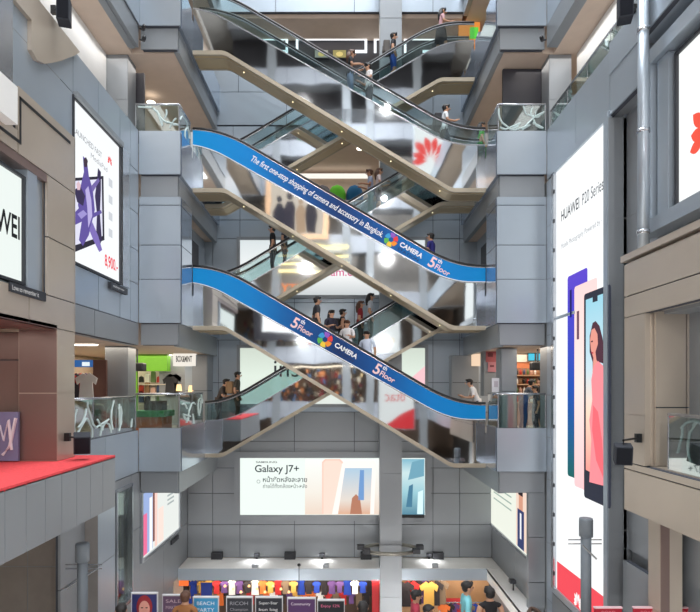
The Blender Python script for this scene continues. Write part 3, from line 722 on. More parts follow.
wpoly(r, XC, -1, .039, [(593.2, 352), (595, 352), (594.8, 353.8), (593.4, 353.6)], glow(190, 60, 76), 'printed_lips')
wpoly(r, XC, -1, .040, [(595.5, 366), (600, 361), (605, 366), (606, 380), (606, 486), (591, 482), (593, 440), (591, 420), (594, 400), (593, 380)], glow(240, 140, 148), 'printed_dress')
wpoly(r, XC, -1, .044, [(595, 405), (600, 412), (604, 440), (606, 470), (606, 480), (598, 460), (594, 430)], glow(236, 106, 116), 'printed_arm')
wpoly(r, XC, -1, .012, [(557.5, 561), (606.5, 598.5), (606.5, 640), (557.5, 592)], glow(232, 74, 86), 'red_footer')
petals((XC-.03, PY(579, XC), -3.95), (0, -1, 0), (0, 0, 1), .3, glow(250, 240, 240), r)
# 4 near right logo board
XD = 6.06
Yd = PY(679, XD)
r = wallboard(XD, -1, 6.4, Yd, 4.74, 7.45, 'billboard', 'near right white billboard with a big red petal logo cut by the photo edge', glow(240, 244, 243, 1.), dark, .06)
petals((XD-.03, PY(713, XD), 5.6), (0, -1, 0), (0, 0, 1), .72, glow(234, 84, 66), r)
b = MB().use(grey); b.box(6.15, 5.85, 6.4, 11.0, 7.62, 7.9); b.box(6.15, 5.8, 6.4, 11.05, 4.35, 4.62); b.box(6.15, 5.95, Yd+.15, Yd+.5, 4.6, 7.6); b.use(grey).box(6.15, 5.85, 10.75, 11.0, 4.6, 7.65)
struct('trim', b)
# 5, 6 lower side adverts
XE_ = XL+.02
r = wallboard(XE_, 1, 16.2, 19.8, -3.55, -1.66, 'billboard', 'left lower advert of pink and blue figures under the balcony, beside the far wall', glow(226, 230, 226, .95), chrome, .1)
def band(r, X, fac, y0, y1, z0, z1, d, m, name, lean=0):
    q = MB(); q.poly([(X+fac*d, y0, z0), (X+fac*d, y1, z0), (X+fac*d, y1+lean, z1), (X+fac*d, y0+lean, z1)]); return q.build(name, m, r)
band(r, XE_, 1, 16.2, 17.1, -3.5, -1.66, .01, glow(150, 170, 214), 'printed_blue_area')
band(r, XE_, 1, 16.25, 16.6, -3.5, -2.3, .014, glow(230, 110, 150), 'printed_figure')
band(r, XE_, 1, 16.8, 17.05, -3.5, -1.9, .014, glow(236, 236, 240), 'printed_figure')
band(r, XE_, 1, 17.1, 17.3, -3.3, -1.8, .016, glow(110, 60, 56), 'printed_hair')
band(r, XE_, 1, 17.25, 17.5, -3.5, -1.8, .018, glow(236, 200, 190), 'printed_figure')
band(r, XE_, 1, 17.6, 18.1, -3.5, -2.4, .014, glow(240, 216, 206), 'printed_figure')
for k in range(3): band(r, XE_, 1, 18.5, 19.2, -2.2-k*.14, -2.14-k*.14, .014, glow(160, 170, 170), 'printed_line')
MB().box(XL+.06, XL+.01, 18.9, 19.7, -3.9, -3.76).build('caption_strip', dark, label='small black plate under the left lower advert', cat='sign')
XG = 5.48
r = wallboard(XG, -1, 16.5, PY(487, XG), -3.65, -1.3, 'billboard', 'right lower advert of a man in a blue suit taking photos', glow(230, 234, 222, .95), chrome, .1)
Y487 = PY(487, XG)
for k in range(4): band(r, XG, -1, 18.4, 20.6, -2.0-k*.22, -1.95-k*.22, .012, glow(150, 170, 160), 'printed_line', .0)
band(r, XG, -1, 16.52, 17.9, -3.6, -1.4, .01, glow(230, 206, 190), 'printed_backdrop')
band(r, XG, -1, 17.1, 17.75, -3.6, -2.4, .014, glow(52, 62, 104), 'printed_suit')
band(r, XG, -1, 17.35, 17.5, -3.3, -2.5, .016, glow(236, 236, 240), 'printed_shirt')
band(r, XG, -1, 17.2, 17.6, -2.4, -1.9, .018, glow(206, 150, 126), 'printed_face')
band(r, XG, -1, 17.2, 17.65, -1.95, -1.7, .02, glow(40, 34, 40), 'printed_hair')
band(r, XG, -1, 16.55, 16.8, -3.6, -2.1, .014, glow(150, 180, 214), 'printed_figure')
# tall window slot in the left wall
b = MB().use(chrome)
for y in (14.37, 15.38): b.box(XL-.12, XL+.06, y, y+.06, -4.35, -1.25)
b.box(XL-.12, XL+.06, 14.35, 15.45, -1.3, -1.22); b.box(XL-.12, XL+.1, 14.35, 15.45, -4.4, -4.3)
b.use(plain(196, 176, 140)).box(XL-.3, XL-.35, 14.3, 15.5, -4.4, -1.2); b.use(dark).box(XL-.2, XL-.22, 14.75, 14.95, -4.3, -1.3); b.box(XL-.2, XL-.22, 15.12, 15.2, -4.3, -1.3)
b.use(glassg).box(XL-.05, XL-.06, 14.4, 15.4, -4.3, -1.3)
b.build('window_1', None, kind='structure')
# ------------------------------------------------------------------ far wall billboards
fx0, fx1 = PX(240, YF-.1), PX(425, YF-.1)
r = lightbox('billboard', fx0, fx1, YF-.08, PZ(515, YF-.1), PZ(458, YF-.1), 'wide lit phone billboard reading Galaxy J7+ on the far wall above the shops', frame=greyd, fw=.22, face=glow(228, 238, 232, 1.), th=.1)
yy = YF-.1
def fp(px, py, d=0): return (PX(px, yy), yy-d, PZ(py, yy))
def fpoly(pts, m, name, d=.005): q = MB(); q.poly([fp(px, py, d) for px, py in pts]); return q.build(name, m, r)
ink = glow(40, 48, 56)
text('SAMSUNG', fp(256, 463.0, .01), (1, 0, 0), PX(277, yy)-PX(256, yy), ink, r, height=.07, bold=.01)
text('Galaxy J7+', fp(255, 474.3, .01), (1, 0, 0), PX(299, yy)-PX(255, yy), ink, r, bold=.012, height=.35)
text('หน้าชัดหลังละลาย', fp(263, 482, .01), (1, 0, 0), PX(307, yy)-PX(263, yy), ink, r, height=.22, bold=.01)
text('ถ่ายได้ทั้งกล้องหน้า-หลัง', fp(263, 488, .01), (1, 0, 0), PX(307, yy)-PX(263, yy), ink, r, height=.17)
q = MB(); cc = fp(258.5, 481.5, .01)
for k in range(12):
    t0, t1 = k*math.pi/6, (k+1)*math.pi/6
    q.poly([(cc[0]+.07*math.cos(t0), cc[1], cc[2]+.07*math.sin(t0)), (cc[0]+.07*math.cos(t1), cc[1], cc[2]+.07*math.sin(t1)), (cc[0]+.05*math.cos(t1), cc[1], cc[2]+.05*math.sin(t1)), (cc[0]+.05*math.cos(t0), cc[1], cc[2]+.05*math.sin(t0))])
q.build('printed_icon', glow(140, 150, 150), r)
fpoly([(305, 514.5), (305, 459), (380, 459), (380, 514.5)], gradglow('print_cream', [(0, (226, 206, 190)), (.4, (232, 226, 216)), (1, (236, 240, 236))], 0, 1), 'printed_backdrop', .004)
fpoly([(322, 514), (322, 462), (325, 459), (340, 459), (344, 463), (342, 490), (336, 514)], glow(238, 200, 184), 'printed_gold_phone', .008)
fpoly([(323.5, 514), (323.5, 463), (326, 460.5), (339, 460.5), (342.5, 464), (340, 492), (334, 514)], glow(238, 214, 200), 'printed_phone_back', .011)
fpoly([(332, 514), (342, 464), (344, 461), (374, 461), (376, 464), (374, 514)], glow(250, 238, 232), 'printed_white_phone', .014)
fpoly([(338, 514), (345, 468), (372, 468), (370, 514)], gradglow('print_street', [(0, (214, 168, 140)), (.3, (220, 210, 200)), (1, (168, 196, 216))], 0, 1), 'printed_screen', .018)
fpoly([(350, 514), (352, 498), (356, 494), (360, 498), (362, 514)], glow(176, 120, 96), 'printed_face', .022)
fpoly([(358, 500), (360, 470), (364, 470), (364, 500)], glow(110, 150, 200), 'printed_building', .022)
fpoly([(402, 514.5), (402, 459), (424.5, 459), (424.5, 514.5)], gradglow('print_aqua', [(0, (84, 130, 150)), (.4, (150, 196, 206)), (.75, (196, 220, 222)), (1, (120, 176, 196))], 0, 1), 'printed_backdrop', .006)
fpoly([(408, 480), (412, 462), (424, 459), (424, 476)], glow(110, 160, 180), 'printed_building', .009)
fpoly([(406, 507), (409, 486), (413, 484), (412, 507)], glow(70, 120, 146), 'printed_building', .010)
fpoly([(417, 514), (418, 492), (423, 490), (423, 514)], glow(210, 236, 240), 'printed_building', .010)
MB().box(PX(402, yy), PX(424, yy), YF-.17, YF-.09, PZ(517.5, yy), PZ(514.5, yy)).build('caption_plate', black, r)
r = lightbox('billboard', fx0, fx1, YF-.08, PZ(404, YF-.1), PZ(348, YF-.1), 'pale lit board behind the lowest escalators with large letters ins', frame=greyd, fw=.12, face=gradglow('board_green_white', [(0, (214, 220, 214)), (.5, (214, 226, 214)), (1, (196, 206, 194))], 0, 1), th=.1)
text('ins', fp(274, 377, .01), (1, 0, 0), PX(299, yy)-PX(274, yy), glow(44, 50, 52), r, height=.6)
text('tagram', fp(301, 377, .01), (1, 0, 0), 1.6, glow(44, 50, 52), r, height=.6)
fpoly([(403, 385), (425, 366), (425, 385)], glow(236, 190, 196), 'pink_corner', .01)
r = lightbox('billboard', fx0, fx1, YF-.08, PZ(295, YF-.1), PZ(240, YF-.1), 'white lit board with a pink web address, behind the crossing escalators', frame=greyd, fw=.12, face=gradglow('board_white', [(0, (190, 196, 198)), (.35, (232, 234, 234)), (1, (206, 214, 216))], 0, 1), th=.1)
text('www.bj', fp(297, 276, .01), (1, 0, 0), PX(322, yy)-PX(297, yy), glow(206, 40, 120), r, height=.28)
text('siam.com', fp(324, 276, .01), (1, 0, 0), PX(367, yy)-PX(324, yy), glow(206, 40, 120), r, height=.28)
# ------------------------------------------------------------------ top hall shop front: white light frames and screens
def ushape(x0, x1, z0, z1, y, open_side, label):
    q = MB(); t = .09
    q.box(x0, x1, y, y-.05, z1-t, z1)
    if open_side != 'l': q.box(x0, x0+t, y, y-.05, z0, z1-t)
    if open_side != 'r': q.box(x1-t, x1, y, y-.05, z0, z1-t)
    q.box(x1-.7, x1-t, y, y-.05, z0, z0+t)
    q.build('neon_outline', glow(246, 250, 255, 1.6), label=label, cat='light', group='white light frames on the dark top floor shop')
y = 22.45
for px0, px1, lb in ((296, 367, 'widest white light frame on the dark top floor shop front'), (374, 398, 'small white light frame beside the tall pillar on the top floor'), (258, 288, 'left white light frame glimpsed behind the topmost escalator'), (404, 440, 'right white light frame above the riders on the rear escalator')):
    ushape(PX(px0, y), PX(px1, y), PZ(53, y), PZ(38, y), y, '', lb)
for px0, px1, col, lb in ((314, 329, (150, 150, 140), 'left menu screen with pale picture on the dark shop front'), (332, 347, (150, 140, 90), 'right menu screen with yellowish picture on the dark shop front')):
    r = MB().box(PX(px0, y), PX(px1, y), y+.02, y-.05, PZ(59, y), PZ(50, y)).build('menu_screen', dark, label=lb, cat='screen')
    MB().box(PX(px0+1, y), PX(px1-1, y), y-.05, y-.06, PZ(58.2, y), PZ(51, y)).build('picture', glow(*col), r)
    MB().ell((PX((px0+px1)/2, y), y-.065, PZ(55, y)), (.14, .01, .1)).build('dish_picture', glow(210, 190, 120), r)
MB().box(PX(459, 21.4), PX(480, 21.4), 21.4, 21.5, PZ(50, 21.4), PZ(21, 21.4)).build('lightbox', glow(226, 140, 60, .9), label='glowing orange panel at the top right behind the woman on the escalator', cat='light')
MB().box(PX(470, 21.3), PX(478, 21.3), 21.25, 21.35, PZ(38, 21.3), PZ(28, 21.3)).build('sign', glow(90, 200, 70, 1.), label='small green glowing sign in front of the orange panel', cat='sign')
# far fifth level hall: counters, light strip, coloured seats
y = 24.6
MB().box(PX(285, y), PX(372, y), y, y+.3, PZ(176, y), PZ(173.5, y)).build('light_strip', glow(240, 236, 226, 1.), label='long white light strip across the brown ceiling hall', cat='light')
MB().box(PX(285, 23.6), PX(378, 23.6), 23.6, 24.2, 8.5, PZ(204, 23.6)).build('counter', plain(214, 200, 196), label='pale counter under the light strip with round seats before it', cat='counter')
def beanbag(px, c, lb):
    y = 23.0; x = PX(px, y); q = MB().use(plain(*c, .9)); q.ell((x, y, 8.5+.55), (.55, .5, .55), 16, 10, -.95)
    r = q.build('beanbag', None, label=lb, cat='seat'); MB().ell((x, y, 8.5+1.12), (.1, .1, .08), 8, 5).build('top_knot', plain(*c, .9), r)
# round topped coloured stools raised on the counter
def dome(px, py, c, lb, w=.3):
    y = 23.3; x = PX(px, y); z = PZ(204, 23.6)
    r = empty('domed_seat', (x, y+.6, z), lb, 'seat'); 
    MB().ell((x, y+.6, z+.42), (w*1.25, .3, .5), 16, 9, -.8).build('cushion', plain(*c, .9), r)
    MB().lathe((x, y+.6, z), [(.3, 0), (.3, .1)], 14).build('foot', dark, r)
dome(337, 186, (96, 190, 50), 'bright green domed seat in the hall between crossing escalators')
dome(355, 188, (20, 92, 140), 'blue domed seat to the right of the bright green one')
dome(322, 188, (90, 90, 96), 'grey domed seat to the left of the bright green one', .3)
def downlight(x, y, z, lb, g=None):
    MB().lathe((x, y, z-.02), [(.12, 0), (.14, .03)], 14).build('downlight', glow(255, 246, 228, 4), label=lb, cat='light', group=g)
downlight(PX(360, 22.7), 22.7, 11.1, 'round downlight in the brown ceiling between the escalators')
downlight(PX(151, 18.6), 18.6, 11.06-.18+.0, 'round downlight in the ceiling above the top left landing')
# ------------------------------------------------------------------ dark panels at top landings
MB().box(PX(126, 17), PX(144, 17), 17.0, 17.1, 8.5, PZ(73, 17)).build('screen_panel', darkp, label='dark upright panel behind the glass rail at top left', cat='panel')
MB().box(PX(503, 17), PX(546, 17), 17.0, 17.1, 8.5, PZ(69, 17)).build('screen_panel', darkp, label='wide dark panel behind the glass rail at top right', cat='panel')
# ------------------------------------------------------------------ left balcony shops
def wbox(mb, px0, px1, py0, py1, Y, d=.3): return mb.box(PX(px0, Y), PX(px1, Y), Y, Y+d, PZ(py1, Y), PZ(py0, Y))
Y = 20.5
grn = plain(96, 160, 28, .5)
r = empty('shop_stall', (PX(145, Y), Y, 0), 'bright green shop stall behind the left landing rail', 'stall')
b = MB(); wbox(b, 119, 137, 354, 440, Y, .1); b.build('side_wall', grn, r)
b = MB(); wbox(b, 136, 167, 354, 371, Y-.05, .4); b.build('header', grn, r)
b = MB(); wbox(b, 137, 168, 371, 432, Y+.9, .1); b.build('back_wall', plain(196, 188, 176), r)
for k, py in enumerate((384, 395, 404)):
    b = MB(); wbox(b, 137, 168, py, py+1, Y+.55, .3); b.build('shelf', plain(220, 210, 196), r)
gcol = [((36, 36, 40), 'black'), ((214, 176, 160), 'peach'), ((186, 60, 50), 'red'), ((232, 230, 226), 'white'), ((60, 80, 120), 'navy'), ((150, 116, 84), 'tan'), ((90, 120, 70), 'olive')]
def garment(x, y, z, h, c, lb, grp, long=False):      # shirt or dress hung flat
    w = h*.42; t = .05; q = MB()
    q.prism([(x-w*.28, y, z+h), (x-w*.9, y, z+h*.82), (x-w*.75, y, z+h*.6), (x-w*.48, y, z+h*.7), (x-w*(.62 if long else .5), y, z), (x+w*(.62 if long else .5), y, z), (x+w*.48, y, z+h*.7), (x+w*.75, y, z+h*.6), (x+w*.9, y, z+h*.82), (x+w*.28, y, z+h), (x, y, z+h*.93)], (0, t, 0))
    o = q.build('garment', plain(*c, .9), label=lb, cat='clothes', group=grp)
    return o
kk = 0
for row, (py, n) in enumerate(((383, 5), (394, 5), (403, 5))):
    for i in range(n):
        px = 141+i*6; c, cn = gcol[(i*3+row*2) % 7]; yy_ = Y+.66; s_ = .13
        x = PX(px, yy_); z = PZ(py, yy_-.1)+.02
        q = MB().use(plain(*c, .7)); h_ = .2+.1*((i+row) % 3)
        q.prism([(x-.09, yy_, z), (x+.09, yy_, z), (x+.08, yy_, z+h_), (x+.03, yy_, z+h_+.03), (x-.03, yy_, z+h_+.03), (x-.08, yy_, z+h_)], (0, .08, 0)); q.use(dark).tube([(x-.03, yy_+.04, z+h_+.02), (x, yy_+.04, z+h_+.07), (x+.03, yy_+.04, z+h_+.02)], .008, 4)
        q.build('handbag', None, label='small %s bag on the %s shelf of the green stall, %s place from left' % (cn, ('top', 'middle', 'bottom')[row], ('first', 'second', 'third', 'fourth', 'fifth')[i]), cat='bag', group='bags on the green stall shelves')
# dark shop with warm lamps
r = empty('shop_sign', (PX(184, 20), 20, PZ(366, 20)), 'white box sign with black figures above the warm lit shop', 'sign')
b = MB(); wbox(b, 173, 195, 352, 366, 20, .25); b.build('sign_box', glow(226, 220, 210, 1.), r)
text('BOX&MINT', (PX(176, 19.98), 19.98, PZ(362, 19.98)), (1, 0, 0), PX(192, 20)-PX(176, 20), black, r, height=.22, bold=.03)
for px, py, lb in ((179, 386, 'left glowing lamp in the warm lit shop under the box sign'), (191, 387, 'right glowing lamp in the warm lit shop under the box sign')):
    rr0 = empty('table_lamp', (PX(px, 20.4), 20.4, 0), lb, 'lamp', 'table lamps in the warm lit shop')
    MB().lathe((PX(px, 20.4), 20.4, PZ(py+5, 20.4)), [(.11, 0), (.075, .24)], 14).build('lamp_shade', glow(255, 214, 150, 1.5), rr0)
    MB().lathe((PX(px, 20.4), 20.4, 0), [(.14, 0), (.03, .05), (.03, PZ(py+5, 20.4))], 10).build('lamp_stand', plain(60, 40, 30), rr0)
for i in range(11):
    px = 170+i*3.1; c, cn = gcol[(i*2) % 7]; c = tuple(int(v*.8+20) for v in c)
    garment(PX(px, 21+.1*i), 21+.1*i, PZ(396, 21), .75+.1*(i % 3), c, '%s garment hanging in the warm lit shop, place %d from left of the rack' % (cn, i+1), 'garments hanging in the warm lit shop', i % 2 == 0)
MB().tube([(PX(166, 21), 21.5, PZ(373, 21)), (PX(206, 21), 21.5, PZ(373, 21))], .02, 6).build('clothes_rail', chrome, label='metal clothes rail across the warm lit shop', cat='rail')
for i in range(5):
    downlight(PX(170+i*8, 21.), 21.-.2, 2.62, 'ceiling downlight %s in the row over the warm lit shop' % ('one', 'two', 'three', 'four', 'five')[i], 'downlights over the warm lit shop')
# kiosk
Yk = 17.6
r = empty('kiosk', (PX(148, Yk), Yk, 0), 'planter-like kiosk with green top and brown base on the left landing', 'kiosk')
b = MB(); wbox(b, 135, 162, 416, 436, Yk, 1.); b.build('base', plain(160, 96, 64), r, )
b = MB(); wbox(b, 133, 164, 411, 417, Yk-.08, 1.1); b.build('counter_top', plain(30, 120, 62), r, label='green counter top')
b = MB(); wbox(b, 144, 162, 401, 411, Yk+.3, .5); b.build('display_box', plain(52, 42, 40), r)
# hanging projector and speaker
def hang(px, py, Y, lb, ztop=2.62):
    x = PX(px, Y); z = PZ(py, Y); r = empty('hanging_speaker', (x, Y, z-.13), lb, 'speaker')
    MB().box(x-.2, x+.22, Y-.1, Y+.25, z-.13, z+.13).build('cabinet', black, r, bevel=.04); MB().box(x-.02, x+.02, Y, Y+.04, z+.12, ztop).build('hanger', dark, r)
hang(137, 367, 17.5, 'black speaker hanging in front of the green stall')
hang(538, 366, 17.6, 'black rounded speaker hanging in the right shop')
# stall seen through the side opening
r = MB(); wbox(r, 93, 106, 360, 440, 15.8, .1); r.build('partition', plain(108, 74, 66), label='brown partition beside the grey column at left', cat='partition')
r = empty('shop_sign', (PX(81, 16), 16, PZ(368, 16)), 'blue strip sign seen through the left side opening', 'sign'); b = MB(); wbox(b, 66, 92, 360, 367, 16.2, .1); b.build('sign_box', glow(40, 90, 150, .9), r); b = MB(); wbox(b, 82, 89, 362, 366, 16.15, .04); b.build('white_patch', glow(230, 240, 244, .9), r)
garment(PX(86, 15.4), 15.4, PZ(402, 15.4), .8, (240, 236, 232), 'pale hanging shirt beside the brown partition', 'clothes by the left side opening', True)
for i, (c, cn) in enumerate((((150, 40, 40), 'dark red'), ((60, 60, 70), 'charcoal'), ((190, 80, 60), 'orange red'), ((90, 80, 120), 'violet'))):
    garment(PX(68+i*4, 16.6), 16.6+i*.05, PZ(400, 16.6), .8, c, '%s shirt on the rack left of the pale shirt' % cn, 'clothes by the left side opening')
for i in range(4): downlight(PX(78+i*5, 15.8), 15.8, 2.62-.0, '%s small ceiling spot seen through the left side opening' % ('first', 'second', 'third', 'fourth')[i], 'spots above the left side opening')
# right shop
Y = 19.8
r = empty('shop_stall', (PX(530, Y), Y, 0), 'right landing shop with blue screens above shelves', 'stall')
b = MB(); wbox(b, 514, 560, 352, 362, Y, .3); b.build('header', plain(226, 214, 200), r)
b = MB(); wbox(b, 514, 560, 362, 368, Y+.05, .3); b.build('orange_band', plain(206, 120, 76), r)
b = MB(); wbox(b, 514, 560, 368, 440, Y+1.2, .1); b.build('back_wall', plain(150, 110, 90), r)
for k in range(4):
    b = MB(); wbox(b, 514, 560, 375+k*9, 376+k*9, Y+.9, .3); b.build('shelf', plain(190, 160, 130), r)
for k, px in enumerate((528, 536, 544)):
    q = MB(); wbox(q, px, px+7, 353, 361, Y-.1, .08); q = q.build('menu_screen', dark, label='%s of the three blue menu screens over the right shop' % ('leftmost', 'middle', 'rightmost')[k], cat='screen', group='menu screens over the right shop')
    q2 = MB(); wbox(q2, px+.5, px+6.5, 353.6, 360.4, Y-.11, .01); q2.build('picture', glow(60, 180, 206, 1.1), q)
for row in range(4):
    for i in range(8):
        px = 517+i*3.6; yy_ = Y+1.0; x = PX(px, yy_); z = PZ(374.9+row*9, yy_)+.01; c, cn = gcol[(i*2+row*3) % 7]
        q = MB().use(plain(*c, .5)); q.lathe((x, yy_, z), [(.045, 0), (.045, .13), (.02, .17), (.02, .21)], 8)
        q.build('bottle', None, label='%s bottle on shelf %s of the right shop, place %d' % (cn, ('one', 'two', 'three', 'four')[row], i+1), cat='bottle', group='bottles on the right shop shelves')
# poster clad pier and notice on right landing
b = MB(); wbox(b, 484, 498, 348, 396, 18.9, .5); r = b.build('wall_right_poster_pier', greyd, kind='structure')
for k, (px0, px1, py0, py1, c, lb) in enumerate(((486, 496, 350, 362, (176, 90, 96), 'dark pink poster on the pier at the end of the lower blue escalator'), (488, 497, 362, 372, (196, 130, 140), 'pale pink poster under the dark pink one on the pier'), (492, 501, 378, 392, (228, 226, 232), 'white notice hanging beside the lower blue escalator end'))):
    q = MB(); wbox(q, px0, px1, py0, py1, 18.85 if k < 2 else 17.15, .02); q = q.build('poster', plain(*c), label=lb, cat='poster')
    q2 = MB(); wbox(q2, px0+2, px1-3, py0+3, py1-5, (18.85 if k < 2 else 17.15)-.006, .004); q2.build('printed_figure', plain(120, 60, 70) if k < 2 else plain(200, 190, 200), q)
b = MB(); wbox(b, 472, 483, 352, 366, 20.2, .1); b.build('lightbox', glow(240, 210, 180, .9), label='warm pale sign board between the grey wall and the poster pier', cat='sign')
# graffiti board on the ledge, left edge
r = MB().box(-6.75, -6.3, 10.72, 10.78, .02, .62)
Yg = 10.6
r = MB(); r.box(PX(-20, Yg), PX(18, Yg), Yg, Yg+.06, 0.02, PZ(412, Yg)); r = r.build('graffiti_board', plain(120, 124, 160), label='blue-grey board with white graffiti strokes on the red ledge', cat='board')
q = MB()
for pts in ([(-6, 452), (0, 424), (4, 440), (9, 420), (12, 450)], [(-18, 430), (-8, 420), (-2, 446), (-12, 452)], [(3, 455), (10, 446), (16, 418)]):
    q.tube([(PX(a, Yg), Yg-.01, PZ(c, Yg)) for a, c in pts], .03, 5)
q.build('graffiti_stroke', plain(226, 228, 236), r)
# ------------------------------------------------------------------ speakers, cameras
def speaker(c, w, h, d, yaw, tilt, lb, wall):
    r = empty('wall_speaker', c, lb, 'speaker')
    Rm = Matrix.Rotation(yaw, 3, 'Z') @ Matrix.Rotation(tilt, 3, 'X')
    def bx(name, x0, x1, y0, y1, z0, z1, m, par):
        vs = [Vector(c)+Rm@Vector(p) for p in [(x0,y0,z0),(x1,y0,z0),(x1,y1,z0),(x0,y1,z0),(x0,y0,z1),(x1,y0,z1),(x1,y1,z1),(x0,y1,z1)]]
        q = MB(); q.add(vs, [(0,3,2,1),(4,5,6,7),(0,1,5,4),(1,2,6,5),(2,3,7,6),(3,0,4,7)]); return q.build(name, m, par, bevel=.012)
    cb = bx('cabinet', -w/2, w/2, -d/2, d/2, -h/2, h/2, mat('speaker_shell', S(58, 61, 68), .85, spec=.2), r); bx('grille', -w/2+.02, w/2-.02, -d/2-.012, -d/2, -h/2+.02, h/2-.02, mat('speaker_cloth', S(34, 36, 42), .95, spec=.1), r)
    p = Vector(c)+Rm@Vector((0, 0, h/2-.02)); MB().tube([p, (p.x, p.y, wall[2]), wall], .02, 6).build('bracket', black, r)
    MB().box(wall[0]-.05, wall[0]+.05, wall[1]-.04, wall[1]+.04, wall[2]-.08, wall[2]+.08).build('wall_plate', black, r)
speaker((PX(82, 10.9), 10.9, PZ(443, 10.9)), .3, .36, .28, .45, .3, 'black loudspeaker on a bracket above the end of the red ledge', (-5.44, 10.98, PZ(437, 10.98)))
speaker((PX(623, 9.8), 9.8, PZ(454, 9.8)), .28, .34, .24, -.3, .25, 'black loudspeaker bracketed to the tan balcony at right', (5.34, 10.2, PZ(438, 10.2)))
speaker((PX(64, 11.2), 11.2, PZ(11, 11.2)), .24, .5, .3, .3, 0, 'dark loudspeaker at the top left near the white opening', (-5.9, 11.35, PZ(5, 11.2)))
speaker((PX(625, 10.9), 10.9, PZ(8, 10.9)), .26, .5, .3, -.3, 0, 'dark loudspeaker at the top right above the glass rail', (5.75, 11.1, PZ(2, 10.9)))
def cctv(x, y, z, s, lb):
    r = empty('security_camera', (x, y, z), lb, 'camera')
    MB().tube([(x, y, z), (x+s*.12, y-.28, z-.1)], .055, 10).build('housing', dark, r); MB().tube([(x, y, z), (x-s*.12, y+.02, z+.02)], .02, 6).build('bracket', dark, r)
    MB().lathe((x+s*.12, y-.29, z-.1), [(.03, -.01), (.03, .0)], 10, 'y').build('lens', black, r)
cctv(-5.72, 15.9, PZ(29, 15.9), 1, 'upper security camera in the top left corner')
cctv(-5.72, 15.9, PZ(40, 15.9), 1, 'lower security camera in the top left corner')
cctv(5.6, 15.9, PZ(40, 15.9), -1, 'security camera in the top right corner')
# pipe
r = empty('drain_pipe', (5.72, 10.6, 3.97), 'silver vertical pipe beside the near right billboard', 'pipe')
MB().tube([(5.62, 10.55, 3.97), (5.62, 10.55, 9.2)], .1, 16).build('pipe', grey, r)
for z in (4.3, 6.2, 8.1): MB().lathe((5.62, 10.55, z), [(.115, 0), (.115, .07)], 16).build('collar', chrome, r)
# poles on the lower deck
def pole(px, Y, pyt, lb, wide, arms):
    x = PX(px, Y); z1 = PZ(pyt, Y); r = empty('lamp_pole', (x, Y, -4.25), lb, 'pole'); pm = mat('grey_pole_paint', S(112, 120, 128), .5)
    MB().tube([(x, Y, -4.25), (x, Y, z1-.05)], .1, 14).build('shaft', pm, r)
    MB().lathe((x, Y, z1-.36), [(.13, 0), (.13, .33), (.12, .36), (.1, .36)], 16).build('cap', pm, r)
    for dz in (.44, .52): MB().tube([(x-wide, Y+.05, z1-dz), (x+wide, Y+.05, z1-dz)], .012, 6).build('cross_bar', chrome, r)
    MB().tube(arms, .02, 6).build('rod', chrome, r)
pole(82.5, 11, 543, 'grey pole with cross bars in front of the wall at lower left', .36, [(PX(68, 11), 10.9, PZ(587, 11)), (PX(97, 11), 11.05, PZ(569, 11))])
pole(586, 11, 518, 'grey pole with cross bars in front of the tall phone billboard', .33, [(PX(579, 11), 10.85, PZ(543, 11)), (PX(592, 11), 10.8, PZ(556, 11))])
# ring light round the pillar
Yr = 19.95
r = empty('ring_light', (1.61, Yr, PZ(551, 20.2)), 'round metal lamp ring with spotlights circling the far pillar', 'lamp')
q = MB(); n = 28; zc = PZ(549, 19.95)
q.tube([(1.61+.95*math.cos(2*math.pi*k/n), Yr+.62*math.sin(2*math.pi*k/n)*1.0-.0, zc) for k in range(n+1)], .07, 8); 
q.build('ring', mat('ring_metal', S(150, 148, 140), .3, .7), r)
for sx, a in ((-1, 0), (1, 0), (-.82, -.5), (.82, -.5)):
    MB().box(1.61+sx*1.05-.13, 1.61+sx*1.05+.13, Yr-.15+a, Yr+.1+a, zc, zc+.16).build('spotlight', dark, r, bevel=.02)
# lamps and vents on the white ledge
Yl = 20.85
for px, lb in ((257, 'left wall lamp glowing onto the white ledge'), (322, 'middle wall lamp glowing onto the white ledge'), (429, 'wall lamp on the white ledge right of the far pillar')):
    x = PX(px, Yl); r = empty('ledge_lamp', (x, Yl, -4.96), lb, 'lamp', 'lamps along the white ledge')
    MB().box(x-.1, x+.1, Yl-.1, Yl+.05, -4.96+.1, -4.96+.2).build('hood', dark, r); MB().box(x-.03, x+.03, Yl-.02, Yl+.02, -4.96, -4.8).build('stem', dark, r)
    MB().box(x-.07, x+.07, Yl-.08, Yl+.0, -4.815, -4.8).build('bulb', glow(255, 250, 236, 6), r)
    L = bpy.data.lights.new('ledge_lamp_light', 'SPOT'); L.energy = 22; L.spot_size = 2.2; L.spot_blend = .8; L.shadow_soft_size = .05; o = bpy.data.objects.new('ledge_lamp_light', L); C.objects.link(o); o.location = (x, Yl-.15, -4.55); o.rotation_euler = (math.radians(-25), 0, 0)
for px, lb in ((217, 'dark vent box on the ledge, farthest left'), (290, 'dark vent box between the two left ledge lamps'), (366, 'dark vent box left of the far pillar'), (438, 'dark vent box beside the lamp right of the far pillar')):
    x = PX(px, Yl); MB().box(x-.2, x+.2, Yl-.1, Yl+.12, -4.96, -4.72).build('vent_box', dark, label=lb, cat='vent', group='dark vent boxes on the white ledge')
for px, lb in ((257, 'small grey plate below the left ledge lamp'), (328, 'small grey plate below the middle ledge lamp'), (437, 'small grey plate below the lamp right of the pillar')):
    x = PX(px-2, 19.9); MB().box(x-.1, x+.1, 19.8, 20.0, -4.96, -4.84).build('plate', greyd, label=lb, cat='plate', group='plates on the white ledge')
